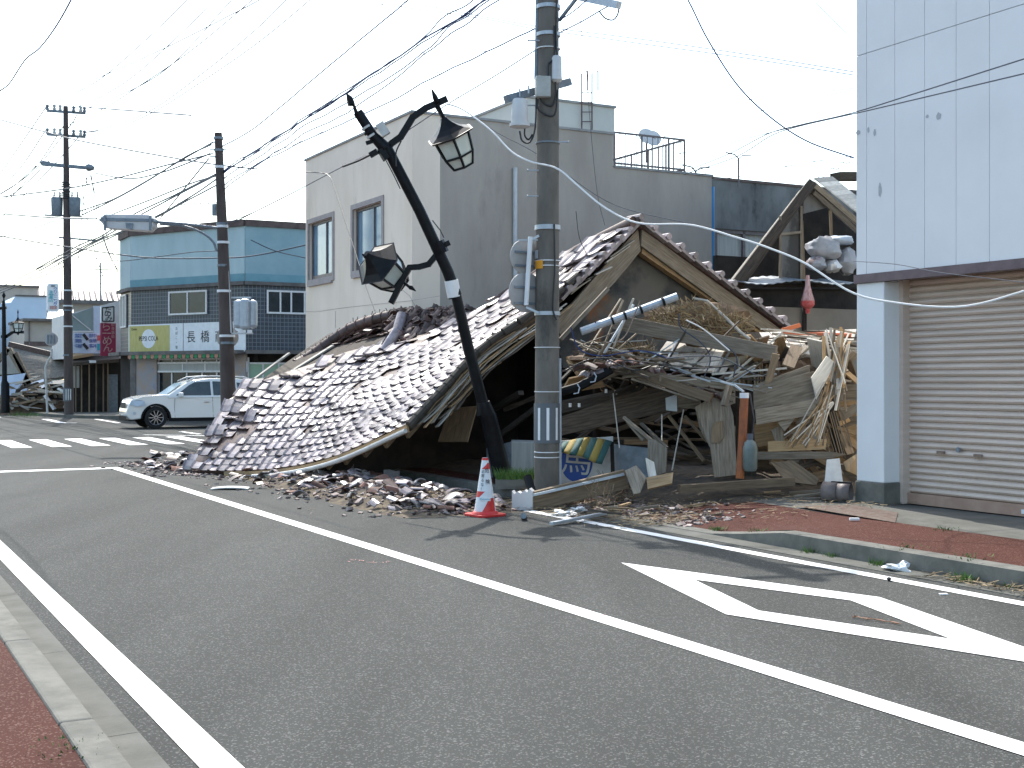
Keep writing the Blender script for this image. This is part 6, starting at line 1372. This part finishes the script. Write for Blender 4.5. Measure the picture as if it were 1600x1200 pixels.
# ================================================================== CAR
C0 = Vector((at(243, 668, 1).x, 0, 0))
fw = onZ(243, 670)                                   # front wheel contact, near side
hd = (-VD + UD * .0).normalized(); sd = Vector((hd.y, -hd.x, 0))      # heading, side
if sd.y > 0: sd = -sd                                 # towards the camera
LC, WC = 4.63, 1.785; xf = 3.72                       # front axle x from rear bumper
org = fw - sd * (-.0) - hd * xf - sd * (WC / 2 - .1)
CAR = thing('white_car', 'white off-road estate car crossing the junction, partly hidden by pole and roof', 'car', org + hd * LC / 2)
def cp(x, y, z): return org + hd * x + sd * y + ZD * z
def halfw(x, z):
    t = WC / 2; t -= .05 * max(0, (z - .75)) ** 1 * 1.0
    if z > .98: t -= .30 * (z - .98)
    if x > 4.0: t -= .30 * ((x - 4.0) / .63) ** 2
    if x < .35: t -= .14 * ((.35 - x) / .35) ** 2
    if z < .5: t -= .05 * (.5 - z)
    return t
def arch(cx, r_, n=10): return [(cx + r_ * math.cos(math.pi * k / n), .34 + r_ * math.sin(math.pi * k / n)) for k in range(n + 1)]
low = [(.12, .42), (.10, .75), (.14, .98), (.55, 1.07), (3.05, 1.08), (3.3, 1.13), (3.6, 1.12), (4.15, 1.06), (4.47, .97), (4.56, .78), (4.62, .60), (4.61, .42), (4.50, .30)] + arch(3.72, .44)[:] + [(3.28, .24), (1.45, .24)] + arch(1.02, .44) + [(.5, .30), (.2, .3)]
def side_solid(b, poly, inset=0.):
    n = len(poly); L_ = [cp(x, halfw(x, z) - inset, z) for x, z in poly]; R_ = [cp(x, -halfw(x, z) + inset, z) for x, z in poly]
    b.add(L_ + R_, [tuple(range(n)), tuple(range(n, 2 * n))[::-1]] + [(i, n + i, n + (i + 1) % n, (i + 1) % n) for i in range(n)])
b = MB(); side_solid(b, low); body = b.build('body', M['carpaint'], CAR, smooth=True, bevel=.035)
up = [(.30, 1.0), (.22, 1.30), (.42, 1.58), (.9, 1.66), (1.9, 1.67), (2.45, 1.60), (2.72, 1.50), (3.33, 1.10), (3.35, 1.0)]
b = MB(); side_solid(b, up); b.build('cabin', M['carpaint'], CAR, smooth=True, bevel=.04)
def side_panel(poly, m, name, off=.006, par=None, both=True):
    b = MB()
    for s_ in ((1, -1) if both else (1,)):
        n = len(poly); vs = [cp(x, s_ * (halfw(x, z) + off), z) for x, z in poly]; b.add(vs, [tuple(range(n)) if s_ > 0 else tuple(range(n))[::-1]])
    return b.build(name, M[m], par or CAR)
mk('carglass', (.02, .028, .026), (.04, .05, .045), 3, .06, spec=.9)
side_panel([(3.06, 1.10), (2.60, 1.44), (2.40, 1.54), (1.88, 1.57), (1.88, 1.10)], 'carglass', 'side_window', both=False)
side_panel([(1.80, 1.10), (1.80, 1.57), (1.05, 1.55), (.98, 1.10)], 'carglass', 'side_window', both=False)
side_panel([(.92, 1.08), (.97, 1.53), (.70, 1.50), (.42, 1.22), (.45, 1.12)], 'carglass', 'side_window', both=False)
b = MB(); b.add([cp(3.36, .62, 1.07), cp(3.36, -.62, 1.07), cp(2.77, -.54, 1.50), cp(2.77, .54, 1.50)], [(0, 1, 2, 3)])
for v in b.v: v += hd * .02 + ZD * .012
b.build('windscreen', M['bluglass'], CAR)
def door_line(poly):
    b = MB()
    for p, q in zip(poly, poly[1:]): b.beam(cp(p[0], halfw(*p) + .002, p[1]), cp(q[0], halfw(*q) + .002, q[1]), .008, .008)
    b.build('door_gap', M['plasticdark'], CAR)
door_line([(1.84, 1.05), (1.83, .60), (1.82, .34)]); door_line([(3.1, 1.0), (3.12, .7), (3.10, .36)]); door_line([(.98, 1.05), (1.2, .82), (1.30, .78)])
for x in (2.05, 1.12): b = MB(); b.frame(cp(x, halfw(x, .88) + .02, .88), hd, sd, ZD, .09, .018, .02); b.build('door_handle', M['alloy'], CAR, bevel=.008)
b = MB(); b.frame(cp(2.92, halfw(2.9, 1.1) + .10, 1.12), hd, sd, ZD, .07, .11, .075); b.build('mirror', M['carpaint'], CAR, bevel=.03)
side_panel([(3.32, .24), (3.30, .36), (1.42, .36), (1.40, .24)], 'plasticdark', 'sill', .01)
def archtrim(cx):
    b = MB(); o_ = arch(cx, .495, 14); i_ = arch(cx, .435, 14); vs = [cp(x, halfw(x, z) + .012, z) for x, z in o_] + [cp(x, halfw(x, z) + .012, z) for x, z in i_] + [cp(x, halfw(x, z) - .25, z) for x, z in i_]; n = 15
    b.add(vs, [(k, k + 1, n + k + 1, n + k) for k in range(n - 1)] + [(n + k, n + k + 1, 2 * n + k + 1, 2 * n + k) for k in range(n - 1)]); b.build('wheel_arch', M['plasticdark'], CAR)
archtrim(3.72); archtrim(1.02)
b = MB(); b.add([cp(.2, .7, .26), cp(4.5, .66, .26), cp(4.5, -.66, .26), cp(.2, -.7, .26)], [(0, 1, 2, 3)]); b.build('underbody', M['plasticdark'], CAR)
for x in (3.72, 1.02):
    for s_ in (1, -1):
        y0 = s_ * (WC / 2 - .01); c = cp(x, y0, .37); ax = sd * s_
        Mx = Matrix.Translation(c) @ ax.to_track_quat('Z', 'Y').to_matrix().to_4x4()
        b = MB(); b.lathe([(.25, -.22), (.355, -.21), (.37, -.12), (.355, -.01), (.25, .0), (.245, -.02)], Mx, 36); wh = b.build('tyre', M['tyre'], CAR, smooth=True)
        b = MB(); b.lathe([(.245, -.02), (.235, -.005), (.225, -.05), (.05, -.07), (.03, -.05)], Mx, 32); b.build('rim_dish', M['plasticdark'], wh, smooth=True)
        b = MB()
        for k in range(10):
            a_ = 2 * math.pi * k / 10; b.beam(Mx @ Vector((.03 * math.cos(a_), .03 * math.sin(a_), -.01)), Mx @ Vector((.235 * math.cos(a_), .235 * math.sin(a_), -.012)), .020, .02, up=ax)
        b.lathe([(.228, -.02), (.245, -.002), (.25, -.01)], Mx, 32, caps=False); b.build('rim', M['alloy'], wh)
b = MB()
for s_ in (1, -1): b.tube([cp(x, s_ * .62, z) for x, z in ((.55, 1.66), (.7, 1.71), (1.8, 1.74), (2.35, 1.70), (2.65, 1.56))], .03, 8); b.build('roof_rail', M['dirtywhite'] if s_ > 0 else M['galvdark'], CAR, smooth=True); b = MB()
hl = [(4.28, .97), (4.47, .93), (4.545, .79), (4.32, .74), (4.06, .78), (4.10, .92)]; side_panel(hl, 'headlamp', 'headlight', .02, both=False)
b = MB(); b.add([cp(4.56, .40, .86), cp(4.60, .40, .68), cp(4.60, -.40, .68), cp(4.56, -.40, .86)], [(0, 1, 2, 3)])
for v in b.v: v += hd * .03
b.build('grille', M['plasticdark'], CAR)
b = MB(); b.add([cp(4.62, .6, .42), cp(4.6, .6, .26), cp(4.6, -.6, .26), cp(4.62, -.6, .42)], [(0, 1, 2, 3)])
for v in b.v: v += hd * .02
b.build('lower_grille', M['plasticdark'], CAR)
b = MB(); b.tube([cp(4.40, halfw(4.40, .52) + .02, .52), cp(4.40, halfw(4.40, .52) + .04, .52)], .05, 12); b.build('fog_lamp', M['headlamp'], CAR)
side_panel([(.12, 1.0), (.16, 1.45), (.34, 1.48), (.30, 1.0)], 'taillamp', 'tail_light', .012, both=False)

# ================================================================== OVERHEAD WIRES
WM = {'g': 'cablegrey', 'd': 'cabledim', 'b': 'cableblue', 'k': 'cableblack', 'w': 'cablewhite'}
def wire(pts, Y0, Y1, r_, m, label, group=None, wob=0.):
    n = len(pts); P_ = []
    L_ = [0.]
    for (x0, y0), (x1, y1) in zip(pts, pts[1:]): L_.append(L_[-1] + math.hypot(x1 - x0, y1 - y0))
    for (x, y), l in zip(pts, L_):
        f = l / L_[-1]; iy = (1 - f) / Y0 + f / Y1; P_.append(at(x, y, 1 / iy))      # straight in space
    N_ = max(12, n * 5); C = [cr(P_, i / N_) for i in range(N_ + 1)]
    if wob: C = [c + Vector((0, 0, wob * mnoise.noise(c * 1.3 + Vector((r_ * 900, 0, 0))))) for c in C]
    b = MB(); b.tube(C, [r_ * (1.0 if m == 'w' else min(1.5, max(.85, .85 + (c.y - 18) * .022))) for c in C], 5); return tag(b.build('overhead_wire', M[WM[m]], smooth=True), label, 'wire', group)
g1 = ('thin power wire fanning from the distant pole top over the road to the upper right', 'power wires fanning from the distant pole')
for pts, Y1 in ((((78, 163), (150, 128), (225, 65), (292, 0), (350, -62)), 34), (((118, 168), (160, 150), (220, 110), (337, 0), (395, -60)), 34), (((136, 169), (215, 136), (275, 95), (362, 0), (420, -62)), 34), (((108, 195), (165, 168), (215, 136), (300, 78), (400, -5), (465, -60)), 34),
        (((130, 207), (165, 200), (237, 172), (325, 108), (400, 46), (447, 0), (510, -62)), 34), (((134, 207), (180, 200), (240, 175), (310, 131), (400, 69), (484, 0), (550, -60)), 34)):
    wire(pts, 54, Y1, .012, 'g', g1[0], g1[1])
wire(((-20, 181), (0, 176), (60, 159), (162, 118), (260, 74), (318, 45), (400, 3), (440, -20)), 60, 20, .010, 'd', 'faint wire passing above the distant pole and crossing the fanning wires')
wire(((-10, 150), (0, 142), (15, 130), (39, 94), (62, 75), (87, 42), (111, 0), (130, -40)), 24, 14, .013, 'b', 'thick wavy blue cable in the top left corner')
wire(((-10, 152), (0, 140), (40, 88), (104, 0), (130, -36)), 24, 14, .005, 'd', 'thin straight wire beside the wavy blue cable in the top left corner')
g2 = ('thin wire running down left from the crossarms of the distant pole', 'wires left of the distant pole')
for pts in (((72, 167), (40, 214), (0, 272), (-20, 300)), ((71, 204), (35, 258), (0, 296), (-20, 315)), ((100, 196), (50, 268), (0, 303), (-20, 315)), ((120, 180), (107, 200), (50, 272), (0, 326), (-20, 345)), ((122, 215), (80, 262), (0, 342), (-20, 356)), ((56, 259), (25, 288), (0, 304), (-20, 318)), ((62, 266), (30, 296), (0, 314), (-20, 325)),
            ((86, 345), (50, 357), (0, 371), (-20, 376)), ((97, 402), (60, 420), (8, 445), (-20, 458)), ((99, 410), (60, 428), (22, 445), (-20, 462)), ((100, 416), (70, 430), (32, 445), (-20, 466))): wire(pts, 54, 70, .016, 'g', g2[0], g2[1])
g3 = ('long thin wire crossing the sky between the distant pole and the leaning dark pole', 'wires between the two left poles')
for pts in (((0, 187), (70, 206), (130, 221), (250, 243), (337, 257), (400, 264)), ((0, 308), (95, 296), (175, 280), (260, 258), (332, 240)), ((145, 270), (200, 279), (250, 270), (290, 256), (328, 240)), ((125, 330), (175, 312), (225, 285), (275, 255), (333, 222)), ((128, 336), (178, 312), (230, 283), (290, 245), (330, 226)), ((0, 334), (80, 340), (150, 342)),
            ((140, 168), (220, 174), (298, 180)), ((57, 420), (120, 385), (160, 368), (205, 337), (270, 306), (337, 272)), ((60, 424), (125, 388), (170, 366), (212, 340), (275, 306), (337, 274)), ((90, 412), (150, 378), (235, 344), (280, 320), (337, 290)), ((100, 405), (160, 377), (240, 340), (300, 306), (338, 280)), ((175, 335), (235, 312), (300, 286), (337, 275)), ((250, 342), (288, 295), (326, 248))): wire(pts, 54, 31, .018, 'g', g3[0], g3[1])
wire(((0, 369), (100, 385), (225, 402), (340, 403), (400, 399), (477, 383)), 45, 36, .016, 'g', 'dark sagging wire crossing in front of the light blue cladding')
wire(((0, 388), (60, 396), (150, 404), (186, 408), (240, 402), (300, 394), (340, 392)), 50, 40, .011, 'd', 'faint wire crossing the top of the light blue cladding')
wire(((392, 375), (430, 392), (477, 403)), 34, 36, .011, 'g', 'wire descending right across the darker blue cladding')
wire(((365, 348), (400, 330), (430, 315), (477, 291)), 31, 28, .012, 'g', 'short wire rising from the leaning dark pole to the beige wall')
g4 = ('thin drop wire falling from the distant pole to the corner shop', 'drop wires to the corner shop')
for pts in (((128, 272), (132, 320), (150, 400), (176, 470)), ((132, 270), (148, 330), (168, 392), (186, 425)), ((140, 270), (158, 338), (176, 395), (186, 409)), ((142, 268), (148, 310), (165, 380), (186, 430)), ((136, 275), (128, 340), (122, 410), (118, 470))): wire(pts, 54, 54, .012, 'g', g4[0], g4[1])
for k, pts in enumerate((((347, 229), (400, 198), (520, 98), (638, 0), (740, -88), (850, -138)),)): wire(pts, 31, 16.8, .013, 'b', 'straight blue cable from the leaning dark pole top over the road', wob=.01)
g5 = ('wavy cable of the dense bundle rising from the leaning dark pole past the lamp finial', 'cable bundle past the lamp finial')
for k, pts in enumerate((((350, 268), (400, 236), (470, 190), (544, 142), (639, 78), (700, 40), (762, 0), (850, -58)), ((350, 266), (400, 234), (470, 188), (544, 140), (650, 69), (690, 30), (736, 0), (780, -36), (850, -72)), ((350, 279), (400, 247), (470, 201), (560, 150), (660, 84), (705, 40), (768, 0), (850, -52)),
        ((350, 290), (400, 256), (480, 208), (560, 165), (660, 88), (720, 42), (782, 0), (850, -46)), ((350, 270), (400, 238), (470, 192), (548, 143), (642, 79), (702, 40), (757, 0), (850, -64)))): wire(pts, 31, 16.8, .012 if k else .016, 'b' if k != 1 else 'g', g5[0], g5[1], wob=.05)
wire(((350, 296), (400, 258), (426, 244), (524, 198), (584, 172), (687, 116), (765, 80), (837, 44)), 31, 16.8, .012, 'b', 'cable with spiral lashing from the leaning dark pole to the near pole', wob=.03)
wire(((400, 256), (450, 228), (524, 194), (584, 168), (687, 112), (750, 82), (765, 79)), 29, 17.5, .006, 'g', 'thin looping wire lashed above the cable to the near pole', wob=.08)
wire(((837, 78), (771, 120), (699, 163), (640, 202), (590, 234), (536, 260), (460, 300), (400, 330), (352, 350)), 16.8, 31, .010, 'g', 'wire from the near pole through the lamp collar to the leaning dark pole')
wire(((589, 236), (562, 250), (536, 260)), 17.5, 18.3, .022, 'k', 'thick black sleeve on the wire left of the lamp collar')
wire(((400, 263), (460, 268), (500, 270), (514, 275), (523, 296), (558, 403), (572, 448), (586, 486)), 26, 21, .009, 'k', 'black wire bending sharply down in front of the beige windows')
wire(((500, -8), (547, 0), (650, 14), (760, 30), (838, 46), (872, 50), (1000, 68), (1160, 90), (1333, 117)), 30, 22, .009, 'd', 'upper of two parallel thin wires crossing the whole sky to the right building')
wire(((560, -6), (640, 4), (760, 27), (838, 41), (880, 46), (1000, 61), (1160, 84), (1333, 112)), 30, 22, .009, 'd', 'lower of two parallel thin wires crossing the whole sky to the right building')
wire(((585, -6), (610, 22), (650, 68), (742, 182), (830, 235), (873, 264), (960, 320), (1078, 350), (1130, 366)), 20, 17, .006, 'g', 'thin straight wire dropping diagonally behind the near pole')
wire(((699, 163), (720, 170), (742, 184), (770, 206), (800, 236), (830, 252), (870, 263), (905, 292), (950, 328), (1000, 349), (1080, 351), (1150, 372), (1200, 388), (1260, 412), (1333, 459), (1400, 474), (1500, 479), (1600, 455), (1640, 440)), 17.4, 12.2, .012, 'w', 'thick white cable sagging from the lamp arm past the gable to the shutters', wob=.02)
wire(((868, -138), (960, -120), (1035, -66), (1075, 0), (1105, 60), (1150, 130), (1200, 180), (1260, 220), (1335, 247)), 16.8, 16, .012, 'b', 'thick blue cable swooping down to the corner of the pale blue building')
wire(((1070, 268), (1140, 240), (1200, 209), (1250, 195), (1333, 176), (1430, 146), (1600, 92), (1640, 80)), 19, 11, .008, 'g', 'upper dark wire crossing in front of the pale blue panels')
wire(((1070, 272), (1150, 245), (1205, 212), (1250, 197), (1333, 178), (1440, 153), (1600, 115), (1640, 106)), 19, 11, .008, 'g', 'lower dark wire crossing in front of the pale blue panels')
wire(((1062, 240), (1120, 228), (1220, 203), (1333, 176)), 30, 16, .008, 'g', 'wire joining the two dark wires left of the pale blue building')
for k, pts in enumerate((((960, 178), (1060, 168), (1160, 157), (1333, 138)), ((1035, 214), (1110, 196), (1160, 180), (1333, 140)), ((1180, 246), (1250, 250), (1333, 255)), ((1155, 256), (1240, 260), (1330, 265)), ((1100, 282), (1160, 275), (1240, 258), (1333, 243)), ((1090, 275), (1130, 262), (1154, 250)), ((1280, 280), (1333, 250)), ((1270, 282), (1330, 246)))):
    wire(pts, 30, 24, .007, 'd', 'very faint thin wire in the sky left of the pale blue building', 'faint wires left of the pale blue building')
wire(((873, 52), (905, 35), (938, 16), (965, 3)), 16.8, 16.2, .010, 'b', 'blue cable from the near pole up to the end of its top crossarm', wob=.02)
wire(((873, 32), (890, 22), (908, 8), (925, -8)), 16.7, 16, .009, 'b', 'short cable beside the brace of the near pole top crossarm')
wire(((904, 10), (912, 80), (917, 120), (922, 190), (933, 300), (945, 352)), 17.5, 19, .005, 'd', 'hair thin wire hanging behind the roof ladder')
wire(((1262, -10), (1290, 20), (1333, 62)), 14, 15, .005, 'd', 'faint short wire at the top beside the pale blue building')
wire(((1333, 408), (1400, 413), (1470, 426), (1600, 441)), 15, 11.5, .005, 'g', 'thin wire hanging across the lintel above the shutter')
wire(((900, 330), (905, 370), (918, 400)), 18.5, 18.8, .006, 'k', 'thin black wire hanging beside the near pole above the gable')
